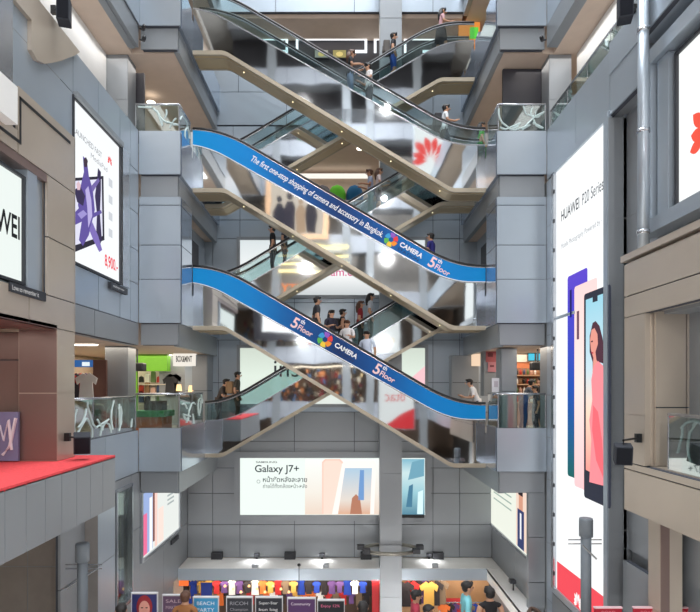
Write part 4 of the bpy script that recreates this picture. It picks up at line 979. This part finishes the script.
x = 5.25; r = empty('ledge_lamp', (x, 17.6, -4.96), 'lamp on the right side ledge under the advert of the man in blue', 'lamp'); MB().box(x-.08, x+.1, 17.5, 17.7, -4.72, -4.62).build('hood', dark, r); MB().box(x+.02, x+.06, 17.58, 17.62, -4.96, -4.72).build('stem', dark, r)
r = empty('microphone', (PX(299, 19.25), 19.2, PZ(590, 19.2)), 'black ball-topped microphone on a thin rod in front of the ledge', 'microphone')
MB().ell((PX(299, 19.2), 19.2, PZ(565, 19.2)), (.06, .06, .06)).build('ball', black, r); MB().tube([(PX(299, 19.2), 19.2, PZ(566, 19.2)), (PX(299, 19.2), 19.2, -8.5)], .015, 6).build('rod', black, r)
# rope coil
q = MB(); cx, cy, cz = 5.2, 15.2, -4.82
for k in range(3): q.tube([(cx+(.28-.03*k)*math.cos(2*math.pi*i/20)*.6, cy+(.5-.05*k)*math.sin(2*math.pi*i/20), cz+.05*k) for i in range(21)], .035, 6)
q.build('cable_coil', plain(96, 76, 66), label='brown coil of cable lying on the right side ledge', cat='cable')
# ------------------------------------------------------------------ lower deck, banners, red signs
b = MB().box(-5.5, 5.4, 8., 12.5, -4.45, -4.25); b.build('floor_deck', floor_m, kind='structure')
def banner(px0, px1, pyt, Y, bg, lb, lines, fg=(230, 226, 226), art=None):
    x0, x1 = PX(px0, Y), PX(px1, Y); zt_ = PZ(pyt, Y); r = empty('banner_stand', ((x0+x1)/2, Y, -4.25), lb, 'banner', None)
    MB().box(x0, x1, Y, Y+.03, -4.2, zt_).build('printed_panel', plain(*bg), r); f = MB(); f.box(x0-.015, x1+.015, Y-.01, Y+.04, zt_, zt_+.03); f.box(x0-.015, x0, Y-.01, Y+.04, -4.2, zt_); f.box(x1, x1+.015, Y-.01, Y+.04, -4.2, zt_); f.build('frame', plain(214, 214, 218), r)
    MB().box(x0-.02, x1+.02, Y-.15, Y+.18, -4.25, -4.2).build('foot', dark, r)
    for i, t in enumerate(lines): text(t, (x0+.06, Y-.006, zt_-.14-i*.13), (1, 0, 0), (x1-x0)*.72, plain(*fg), r, height=.07)
    if art: art(r, x0, x1, zt_, Y)
def face_art(r, x0, x1, zt_, Y):
    cx = (x0+x1)/2; q = MB()
    q.poly([(cx+.16*math.cos(t*math.pi/8), Y-.006, zt_-.26+.24*math.sin(t*math.pi/8)) for t in range(16)]); q.build('printed_hair', plain(150, 40, 50), r)
    q = MB(); q.poly([(cx+.11*math.cos(t*math.pi/8), Y-.010, zt_-.3+.17*math.sin(t*math.pi/8)) for t in range(16)]); q.build('printed_face', plain(226, 160, 146), r)
    q = MB(); 
    for s_ in (-1, 1): q.poly([(cx+s_*.045+.025*math.cos(t*math.pi/4), Y-.013, zt_-.27+.012*math.sin(t*math.pi/4)) for t in range(8)])
    q.build('printed_eyes', plain(40, 26, 30), r)
    q = MB(); q.poly([(cx+.035*math.cos(t*math.pi/4), Y-.013, zt_-.39+.015*math.sin(t*math.pi/4)) for t in range(8)]); q.build('printed_lips', plain(190, 40, 60), r)
banner(132, 157, 594, 11.2, (46, 50, 110), 'banner with a red haired woman face at lower left', [], art=face_art)
banner(163, 184, 596, 11.6, (110, 84, 110), 'patterned purple banner right of the woman face banner', ['SALE', 'MAKEUP'], (220, 190, 200))
banner(194, 218, 598, 11.2, (60, 150, 200), 'light blue banner behind the raised arm', ['BEACH', 'PARTY'], (236, 244, 250))
banner(227, 252, 598, 11.2, (46, 48, 58), 'dark grey banner with small grey writing', ['RICOH', 'Champion', 'SUN 7%'], (160, 160, 168))
banner(256, 282, 598, 11.2, (34, 36, 48), 'near black banner with white script heading', ['Super-Star', 'bun bag'], (236, 236, 240))
banner(288, 315, 599, 11.2, (84, 50, 100), 'violet banner with a white heading and pink mark', ['Community'], (240, 226, 240))
banner(318, 344, 601, 11.2, (26, 30, 38), 'black banner with white and pink writing near the pillar', ['Enjoy 12%'], (240, 120, 160))
for px0, px1, lb in ((595, 622, 'red sign at the bottom edge, left of three, near the pole'), (634, 661, 'middle red sign at the bottom right edge'), (671, 704, 'red sign in the bottom right corner')):
    Y = 10.2; x0, x1 = PX(px0, Y), PX(px1, Y); zt_ = PZ(608.5, Y)
    r = empty('sign_stand', ((x0+x1)/2, Y, -4.25), lb, 'sign', 'red signs along the bottom right'); MB().box(x0, x1, Y, Y+.05, -3.3, zt_).build('red_panel', plain(170, 20, 44), r); MB().box(x0-.01, x1+.01, Y-.01, Y+.06, zt_, zt_+.02).build('top_edge', plain(226, 190, 196), r)
    for xx in (x0+.05, x1-.05): MB().box(xx-.02, xx+.02, Y, Y+.04, -4.25, -3.3).build('leg', chrome, r)
    text('ROAD', (x0+.12, Y-.006, zt_-.1), (1, 0, 0), (x1-x0)*.5, plain(214, 130, 140), r, height=.06)
# ground floor shop goods in the strip under the ledge
Yg = 20.2
cols7 = [((220, 110, 50), 'orange'), ((180, 40, 40), 'red'), ((30, 60, 150), 'blue'), ((40, 34, 36), 'black'), ((230, 226, 220), 'white'), ((196, 150, 70), 'gold'), ((90, 60, 110), 'purple'), ((120, 100, 80), 'brown')]
seq = [0, 4, 3, 2, 2, 7, 5, 0, 5, 7, 1, 0, 6, 3, 4, 3, 6, 7, 3, 1, 4, 7, 0, 0, 5, 4, 1]
for i in range(52):
    ci = (seq[i % 27]+(i//27)*3) % 8
    row = i % 2; px = 178+i*3.85; c, cn = cols7[ci]; z = PZ((593, 607)[row], Yg); yq_ = Yg+.12*(i % 3)+.3*row
    if 372 < px < 382: continue
    garment(PX(px, yq_), yq_, z-.08*(i % 3), .42+.06*(i % 3), c, '%s garment, %s rail of ground floor shop, place %d from left' % (cn, ('upper', 'lower')[row], i//2+1), 'garments hanging along the ground floor shop', i % 4 == 0)
seq2 = [3, 1, 3, 6, 5, 3, 7]
for i, ci in enumerate(seq2):
    px = 405+i*6; c, cn = cols7[ci]
    garment(PX(px, Yg), Yg+.1*(i % 4), PZ(604, Yg)-.1, .9, c, '%s garment right of the far pillar on the ground floor, number %d' % (cn, i+1), 'garments right of the far pillar', i % 3 == 0)
for i in range(9):
    px = 225+i*8; q = MB(); x = PX(px, 20.); z = PZ(584+(i % 3)*3, 20.)
    q.lathe((x, 20., z-.1), [(.05, 0), (.04, .06), (.01, .08)], 10); q.build('pendant_lamp', glow(255, 200, 130, 1.8), label='warm pendant lamp in the ground floor shop, number %d from left' % (i+1), cat='lamp', group='pendant lamps in the ground floor shop')
b = MB().box(PX(443, 20), PX(472, 20), 20.6, 20.7, PZ(603, 20.6), PZ(599, 20.6)); b.build('shop_sign', plain(176, 40, 44), label='small red strip sign on the wood wall behind the man in teal', cat='sign')
for i in range(10):
    px = 444+i*5; q = MB(); x = PX(px, 20.4); garment(x, 20.4+.06*(i % 5), -7.1, .62, cols7[(i*3) % 8][0], '%s garment on the low rack by the wood wall, number %d' % (cols7[(i*3) % 8][1], i+1), 'garments on the low rack by the wood wall')
r = empty('cloth_rack', (PX(470, 20.5), 20.5, -8.5), 'low clothes rack in front of the wood wall', 'rack'); MB().tube([(PX(440, 20.5), 20.5, -6.45), (PX(493, 20.5), 20.5, -6.45)], .02, 6).build('bar', chrome, r)
for px in (440, 493): MB().tube([(PX(px, 20.5), 20.5, -8.5), (PX(px, 20.5), 20.5, -6.45)], .02, 6).build('leg', chrome, r)
b = MB().box(PX(175, 19.9), PX(188, 19.9), 19.9, 20., PZ(586, 19.9), PZ(581, 19.9)); b.build('shop_sign', glow(236, 110, 50, 1.), label='orange glowing sign under the ledge at the left end', cat='sign')
MB().box(PX(372, 20), PX(380, 20), 19.95, 20.05, -8.5, PZ(580, 20)).build('door_panel', plain(170, 20, 28), label='dark red panel just left of the far pillar', cat='panel')
MB().box(PX(203, 20), PX(214, 20), 19.7, 19.75, PZ(594, 20), PZ(580, 20)).build('hanging_banner', plain(30, 50, 130), label='deep blue cloth banner under the ledge at left', cat='banner')
# ------------------------------------------------------------------ people
def person(name_px, x, y, z, yaw, shirt, pants, lb, H=1.7, hair=None, long=False, sk=0, pose='stand', shorts=False, sleeveless=False, skirt=False, pack=None):
    s = H/1.72; sh = plain(*shirt, .85); pt = plain(*pants, .85); sm = skin_m[sk]; shoe = plain(50, 46, 46)
    P = {'pel': (0,0,.95), 'sp': (0,0,1.12), 'ch': (0,.01,1.3), 'nb': (0,0,1.44), 'nk': (0,.015,1.5), 'h1': (0,.03,1.57), 'h2': (0,.03,1.65)}
    Rr = {'pel': (.135,.1), 'sp': (.125,.09), 'ch': (.15,.1), 'nb': (.075,.06), 'nk': (.05,.05), 'h1': (.07,.08), 'h2': (.082,.095)}
    lean = {'lean': .2, 'stand': 0, 'hold': .02, 'walk': .03}[pose]
    for k in ('sp', 'ch', 'nb', 'nk', 'h1', 'h2'):
        q = P[k]; P[k] = (q[0], q[1]+lean*(q[2]-.95)*1.6, q[2]-(lean*.3*(q[2]-.95)))
    E = [('pel','sp'),('sp','ch'),('ch','nb'),('nb','nk'),('nk','h1'),('h1','h2')]
    cy, cz = P['nb'][1], P['nb'][2]
    for sg, t in ((-1, 'l'), (1, 'r')):
        step = .16*sg if pose == 'walk' else .02*sg
        P['sh'+t] = (sg*.17, cy, cz-.04); Rr['sh'+t] = (.055,.055)
        if pose == 'hold' or (pose == 'lean') or (pose == 'walk' and sg > 0):
            P['el'+t] = (sg*.22, cy+.03, cz-.3); P['wr'+t] = (sg*.16, cy+.25, cz-.26+(.02 if pose == 'hold' else -.04)); P['hd'+t] = (sg*.13, cy+.32, cz-.24)
        else:
            P['el'+t] = (sg*.225, cy-.03, cz-.32); P['wr'+t] = (sg*.24, cy+.04, cz-.56); P['hd'+t] = (sg*.235, cy+.06, cz-.63)
        Rr['el'+t] = (.042,.042); Rr['wr'+t] = (.028,.028); Rr['hd'+t] = (.036,.022)
        P['hp'+t] = (sg*.085, 0, .88); P['kn'+t] = (sg*.095, .03+step*.6, .49); P['an'+t] = (sg*.1, step-.03, .09); P['to'+t] = (sg*.11, step+.12, .035)
        Rr['hp'+t] = (.1,.1); Rr['kn'+t] = (.062,.062); Rr['an'+t] = (.042,.042); Rr['to'+t] = (.036,.03)
        E += [('nb','sh'+t),('sh'+t,'el'+t),('el'+t,'wr'+t),('wr'+t,'hd'+t),('pel','hp'+t),('hp'+t,'kn'+t),('kn'+t,'an'+t),('an'+t,'to'+t)]
    names = list(P); bm = bmesh.new(); lay = bm.verts.layers.skin.verify(); vv = {}
    for n_ in names:
        v = bm.verts.new(P[n_]); v[lay].radius = Rr[n_]; vv[n_] = v
    vv['pel'][lay].use_root = True
    for a, c in E: bm.edges.new((vv[a], vv[c]))
    me = bpy.data.meshes.new('sk'); bm.to_mesh(me); bm.free()
    ob = bpy.data.objects.new('sk', me); C.objects.link(ob); md = ob.modifiers.new('s', 'SKIN'); md.use_smooth_shade = True; sb = ob.modifiers.new('u', 'SUBSURF'); sb.levels = 1
    me2 = bpy.data.meshes.new_from_object(ob.evaluated_get(bpy.context.evaluated_depsgraph_get())); bpy.data.objects.remove(ob)
    ca, sa = math.cos(yaw), math.sin(yaw)
    def T(p): p = (p[0]*s*1.2, p[1]*s*1.16, p[2]*s); return (x+p[0]*ca-p[1]*sa, y+p[0]*sa+p[1]*ca, z+p[2])
    b = MB(); b.smooth = True
    mats = [sm, sh, pt, shoe, eye_m]
    for m_ in mats: b.use(m_)
    vs = [tuple(v.co) for v in me2.vertices]; k0 = len(b.v); b.v += [T(v) for v in vs]
    def seg(p, a, c):
        a = Vector(P[a]); c = Vector(P[c]); d = c-a; t = max(0, min(1, (p-a).dot(d)/d.length_squared)); return (p-a-d*t).length, t
    for p_ in me2.polygons:
        ctr = Vector(p_.center); best = min(((seg(ctr, a, c), (a, c)) for a, c in E), key=lambda q: q[0][0]); (dd, t), (a, c) = best
        mi = 1
        if c in ('h1', 'h2') or (c == 'nk' and t > .45): mi = 0
        elif c[:2] == 'el': mi = 0 if (sleeveless or t > .75) else 1
        elif c[:2] in ('wr', 'hd'): mi = 0
        elif c[:2] == 'sh' : mi = 1
        elif c[:2] == 'hp': mi = 2
        elif c == 'sp': mi = 2 if t < .1 else 1
        elif c[:2] == 'kn': mi = 2
        elif c[:2] == 'an': mi = 0 if (shorts or skirt) else 2
        elif c[:2] == 'to': mi = 3
        b.f.append(tuple(i+k0 for i in p_.vertices)); b.mi.append(mi); b.sm.append(True)
    hx, hy, hz = P['h2']
    b.use(sm)
    def loc(mb, c, r_, n=8, m_=5, zmin=-1.):
        q = MB(); q.ell(c, r_, n, m_, zmin); mb.smooth = True; mb.add([T(v) for v in q.v], q.f)
    loc(b, (0, hy+.098, hz-.035), (.014, .022, .022)); loc(b, (0, hy+.085, hz-.075), (.028, .012, .007))
    for sg in (-1, 1): loc(b, (sg*.084, hy, hz-.03), (.012, .022, .032))
    b.use(eye_m)
    for sg in (-1, 1): loc(b, (sg*.032, hy+.088, hz-.008), (.013, .008, .007))
    b.use(sm)
    for sg, t in ((-1, 'l'), (1, 'r')):                # fingers and thumb
        hd = Vector(P['hd'+t]); wr = Vector(P['wr'+t]); d = (hd-wr).normalized(); sd = Vector((0, 1, 0)) if abs(d.z) > .6 else Vector((1, 0, 0)); cu = d.cross(sd).normalized()*(.3*sg)
        for k in range(4):
            a = hd+sd*(.022-.015*k); L = (.065, .075, .07, .055)[k]
            q = MB(); q.tube([a-d*.01, a+d*L*.5, a+d*L*.85+cu*L*.5, ], [.009, .008, .006], 5); b.add([T(v) for v in q.v], q.f)
        a = hd-d*.03+sd*.03; q = MB(); q.tube([a-sd*.01, a+sd*.015+d*.03, a+sd*.015+d*.055], [.01, .009, .007], 5); b.add([T(v) for v in q.v], q.f)
    o = b.build('person', None, label=lb, cat='person')
    hm = hair or hair_m
    q = MB(); q.ell((0, hy-.012, hz+.012), (.093, .108, .1), 14, 8, -.15); 
    vs2 = [(v[0], v[1], v[2]+ (.05 if v[1] > hy+.06 and v[2] < hz+.05 else 0)) for v in q.v]
    h = MB(); h.smooth = True; h.add([T(v) for v in vs2], q.f)
    q = MB(); q.ell((0, hy-.045, hz-.03), (.08, .06, .09), 12, 7); h.add([T(v) for v in q.v], q.f)
    if long:
        q = MB(); q.tube([(0, hy-.05, hz), (0, hy-.085, hz-.14), (0, hy-.1, hz-.32)], [.085, .085, .05], 10); h.add([T(v) for v in q.v], q.f)
    h.build('hair', hm, o)
    if skirt:
        q = MB(); q.lathe((0, 0, .0), [(.2, .55), (.15, .98), (.13, 1.02)], 14); k = MB(); k.smooth = True; k.add([T(v) for v in q.v], q.f); k.build('skirt', pt, o)
    elif True:
        q = MB(); q.lathe((0, P['sp'][1]*.4, 0), [(.152, .9), (.15, .98), (.14, 1.08)], 14); q2 = MB(); q2.smooth = True; q2.add([T((v[0], v[1]*.75, v[2])) for v in q.v], q.f); q2.build('shirt_hem', sh, o)
    if pack:
        q = MB(); yb_ = P['ch'][1]-.2; q.box(-.15, .15, yb_-.1, yb_+.09, 1.0, 1.42); k = MB(); k.add([T(v) for v in q.v], q.f)
        r = k.build('backpack', plain(*pack), label='backpack worn by the '+lb.split(' person ')[-1][:60] if False else pack_label(lb), cat='bag', bevel=.03)
        q = MB(); q.box(-.1, .1, yb_-.13, yb_-.1, 1.04, 1.22); k = MB(); k.add([T(v) for v in q.v], q.f); k.build('pocket', plain(*pack), r)
    return o
def pack_label(lb): return 'backpack on the back of the '+' '.join(lb.split()[:9])
def rider(E_, px, yaw, **kw):
    _, zs, ym = E_; x = PX(px, ym); z = zs(x)
    # stand on the tread under the feet
    return person(px, x, ym, z+.005, yaw, **kw)
RT, LT = -math.pi/2, math.pi/2                        # facing right / left in the picture
rider(EC, 350, RT, shirt=(34, 32, 36), pants=(110, 130, 160), lb='person in a black top and pale jeans riding the topmost front escalator', hair=hair_b, long=True, H=1.68, pose='hold')
rider(EC, 369.5, LT+.3, shirt=(222, 220, 220), pants=(60, 60, 66), lb='person in a white shirt leaning on the topmost front escalator rail', H=1.62, pose='hold')
rider(EC2, 393, RT, shirt=(34, 34, 40), pants=(40, 84, 170), lb='person in black shirt and blue shorts with a backpack on the topmost rear escalator', shorts=True, pack=(80, 74, 70), H=1.7)
rider(EC2, 441, RT, shirt=(190, 150, 156), pants=(36, 34, 40), lb='person in a pink patterned blouse stepping off at the very top', H=1.66, pose='walk', long=True, skirt=True)
rider(EC, 444, RT, shirt=(222, 224, 228), pants=(40, 40, 44), lb='person in a white tee and black shorts at the foot of the topmost escalator', H=1.72, shorts=True, pack=(40, 40, 46), pose='walk')
person(0, PX(481, 18.4), 18.4, 8.5, RT, (70, 170, 60), (40, 120, 50), 'person in green behind the top right glass rail', H=1.6, long=True, hair=hair_m, skirt=True)
rider(EB2, 371, LT, shirt=(150, 160, 186), pants=(120, 150, 150), lb='person in a pale blue shirt on the middle rear escalator, hugging a companion', H=1.72, pose='hold', sk=1, hair=hair_b)
rider(EB2, 378, RT, shirt=(214, 196, 196), pants=(50, 30, 30), lb='person in a pale pink top and dark shorts on the middle rear escalator', H=1.62, pose='hold', shorts=True, long=True, hair=hair_b)
rider(EB2, 273, LT, shirt=(28, 28, 32), pants=(56, 54, 56), lb='person in a black shirt low on the middle rear escalator', H=1.76)
rider(EB2, 284, RT, shirt=(50, 54, 66), pants=(40, 50, 76), lb='person in dark blue clothes just above the man in black on the rear escalator', H=1.66)
rider(EB, 432, RT+2.6, shirt=(36, 36, 110), pants=(40, 40, 50), lb='person in a blue and red football shirt at the foot of the upper blue escalator', H=1.7, pose='hold')
rider(EA, 316.5, RT+.3, shirt=(44, 44, 50), pants=(50, 50, 60), lb='tall person in a dark tee, uppermost rider on the lower blue escalator', H=1.76)
rider(EA, 330.5, -math.pi*.78, shirt=(40, 40, 56), pants=(60, 50, 60), lb='shorter person with long hair holding a phone on the lower blue escalator', H=1.6, long=True, pose='hold')
rider(EA2, 342, RT+.2, shirt=(36, 30, 34), pants=(70, 60, 60), lb='person in dark sleeveless top with a pack among the riders above the camera logo', H=1.76, sleeveless=True, pack=(30, 26, 28))
rider(EA2, 360, RT, shirt=(140, 36, 46), pants=(70, 70, 74), lb='person in a dark red shirt on the lowest rear escalator', H=1.68, hair=hair_b, long=True)
rider(EA2, 370, RT, shirt=(196, 204, 214), pants=(80, 92, 80), lb='person in a pale shirt and olive trousers behind the red shirted rider', H=1.74, long=True)
rider(EA, 347.5, math.pi*.88, shirt=(224, 222, 224), pants=(70, 66, 70), lb='small person in white with a bag strap, right of the camera logo', H=1.6, hair=hair_b, pose='hold')
rider(EA, 367, math.pi*.9, shirt=(206, 216, 234), pants=(60, 60, 80), lb='person in a pale blue shirt, lowest rider on the lower blue escalator', H=1.62)
rider(EA2, 218, RT, shirt=(66, 58, 54), pants=(44, 44, 50), lb='person in brown bending forward at the foot of the lowest rear escalator', H=1.72, pose='lean')
rider(EA2, 237, RT, shirt=(74, 70, 62), pants=(70, 60, 50), lb='person with a tan bag riding up past the pale ins board', H=1.72, pack=(150, 116, 80))
person(0, PX(478, 17.9), 17.9, 0, LT, (232, 228, 226), (60, 60, 70), 'person in a white shirt leaning near the end of the lower blue escalator', H=1.7, pose='lean')
person(0, PX(523, 17.3), 17.3, 0, RT, (70, 76, 88), (40, 40, 50), 'person in a dark grey shirt bending behind the right landing rail', H=1.68, pose='lean')
person(0, PX(543, 18.2), 18.2, 0, LT, (36, 34, 38), (40, 40, 50), 'person in black at the right edge of the right landing', H=1.72, pose='hold')
person(0, PX(536, 17.0), 17.0, 0, LT, (60, 56, 60), (40, 40, 50), 'shorter dark clothed person between two others at the right landing rail', H=1.45)
person(0, PX(466, 11.3), 11.3, -4.25, RT, (130, 204, 214), (60, 60, 80), 'person in a teal shirt standing before the wood wall at the bottom', H=1.72)
person(0, PX(490, 11.0), 11.0, -4.25, math.pi*0+.1, (30, 28, 32), (40, 40, 50), 'person in a black tank top seen from behind at the bottom', H=1.7, sleeveless=True)
person(0, PX(415, 11.2), 11.2, -4.25, RT, (176, 60, 80), (60, 60, 70), 'person in a red striped shirt by the foot of the far pillar', H=1.58)
person(0, PX(427.5, 10.5), 10.5, -4.25, RT-.6, (232, 232, 236), (60, 60, 70), 'person in a white shirt right of the striped shirt at the bottom', H=1.56)
person(0, PX(192, 11.5), 11.0, -4.25, 0, (150, 100, 60), (60, 60, 70), 'person in brown before the light blue banner at the bottom left', H=1.62, hair=hair_b)
person(0, PX(121, 10.4), 10.4, -4.25, .3, (60, 60, 66), (60, 60, 70), 'dark haired person whose head shows at the bottom left edge', H=1.6)
person(0, PX(363, 10.5), 10.5, -4.25, 0, (60, 50, 50), (60, 60, 70), 'dark haired person whose head shows left of the far pillar', H=1.6)
# ------------------------------------------------------------------ light
def area(name, loc, rot, sx, sy, e, col=(1, 1, 1)):
    L = bpy.data.lights.new(name, 'AREA'); L.shape = 'RECTANGLE'; L.size = sx; L.size_y = sy; L.energy = e; L.color = col
    o = bpy.data.objects.new(name, L); C.objects.link(o); o.location = loc; o.rotation_euler = rot; return o
area('overhead_fill', (0, 12.5, 29.8), (0, 0, 0), 11, 17, 6000, (.93, .97, 1))  # added area lamp out of view overhead, carries light down the atrium
def fill_point(x, y, z, e, r_=.35, c=(1, .98, .96)):  # added fill points in open air, brighten frontal faces, tan walls and soffits
    L = bpy.data.lights.new('fill_light', 'POINT'); L.energy = e; L.shadow_soft_size = r_; L.color = c
    o = bpy.data.objects.new('fill_light', L); C.objects.link(o); o.location = (x, y, z)
for x in (-2.2, 2.2): fill_point(x, 5.5, -5.5, 260, .5); fill_point(x, 15.5, -7.6, 200, .4)
for z in (-4.5, 4.6, 10, 15, 20):
    for x in (-2.8, 2.8): fill_point(x, -2.5, z, 520 if z > 0 else 420, .13)
for k, (z, e, c) in enumerate(((2.58, 220, (1, .86, .7)), (6.8, 30, (1, .95, .9)), (11.0, 110, (1, .93, .86)))):
    area('ceiling_lamps_left', (-7.6, 19, z), (0, 0, 0), 4, 6, e, c); area('ceiling_lamps_right', (7.2, 19, z), (0, 0, 0), 4, 6, e, c)
area('side_hall_lamps', (-6.55, 12.5, 11.0), (0, 0, 0), .5, 7, 30, (1, 1, 1)); area('side_hall_lamps', (6.4, 12.5, 11.0), (0, 0, 0), .5, 7, 30, (1, 1, 1))
area('far_hall_lamps', (0, 23.5, 11.05), (0, 0, 0), 7, 2, 50, (1, .92, .84)); area('top_hall_lamps', (0, 21.9, 15.3), (0, 0, 0), 7, 1, 30, (1, .92, .84))
area('shop_lamps', (-1, 21., -5.3), (0, 0, 0), 8, 2, 160, (1, .86, .7)); area('shop_lamps', (0, 14, -4.5), (0, 0, 0), 5, 3, 60, (1, .92, .82))
area('shop_front_fill', (0, 19.92, -5.42), (math.radians(50), 0, 0), 10, .1, 90, (1, .9, .78))  # added fill for the garment fronts under the ledge, no fitted lamp
area('rear_shop_lamps', (-3, RY-.8, 3), (0, 0, 0), 8, 2, 150, (1, .84, .64))
area('balcony_lamps_right', (7.2, 8.6, 2.7), (0, 0, 0), 2, 3, 40, (1, .93, .85)); area('balcony_lamps_left', (-7.2, 8.6, 2.5), (0, 0, 0), 2, 3, 30, (1, .93, .85))
w = bpy.data.worlds.new('sky'); bpy.context.scene.world = w; w.use_nodes = True
w.node_tree.nodes['Background'].inputs[0].default_value = (*S(222, 232, 245), 1); w.node_tree.nodes['Background'].inputs[1].default_value = 1.
# ------------------------------------------------------------------ camera
cd = bpy.data.cameras.new('camera'); cam = bpy.data.objects.new('camera', cd); C.objects.link(cam)
cam.location = (0, 0, EYE); cam.rotation_euler = (math.pi/2, 0, 0); cd.sensor_width = 36; cd.lens = F0/700*36; cd.shift_x = 5/700; cd.shift_y = (VY-306)/700
cd.clip_start = .1; cd.clip_end = 200
sc = bpy.context.scene; sc.camera = cam
sc.view_settings.view_transform = 'Standard'; sc.view_settings.look = 'None'; sc.view_settings.exposure = .24; sc.view_settings.gamma = 1; sc.view_settings.use_curve_mapping = False
sc.cycles.use_denoising = True
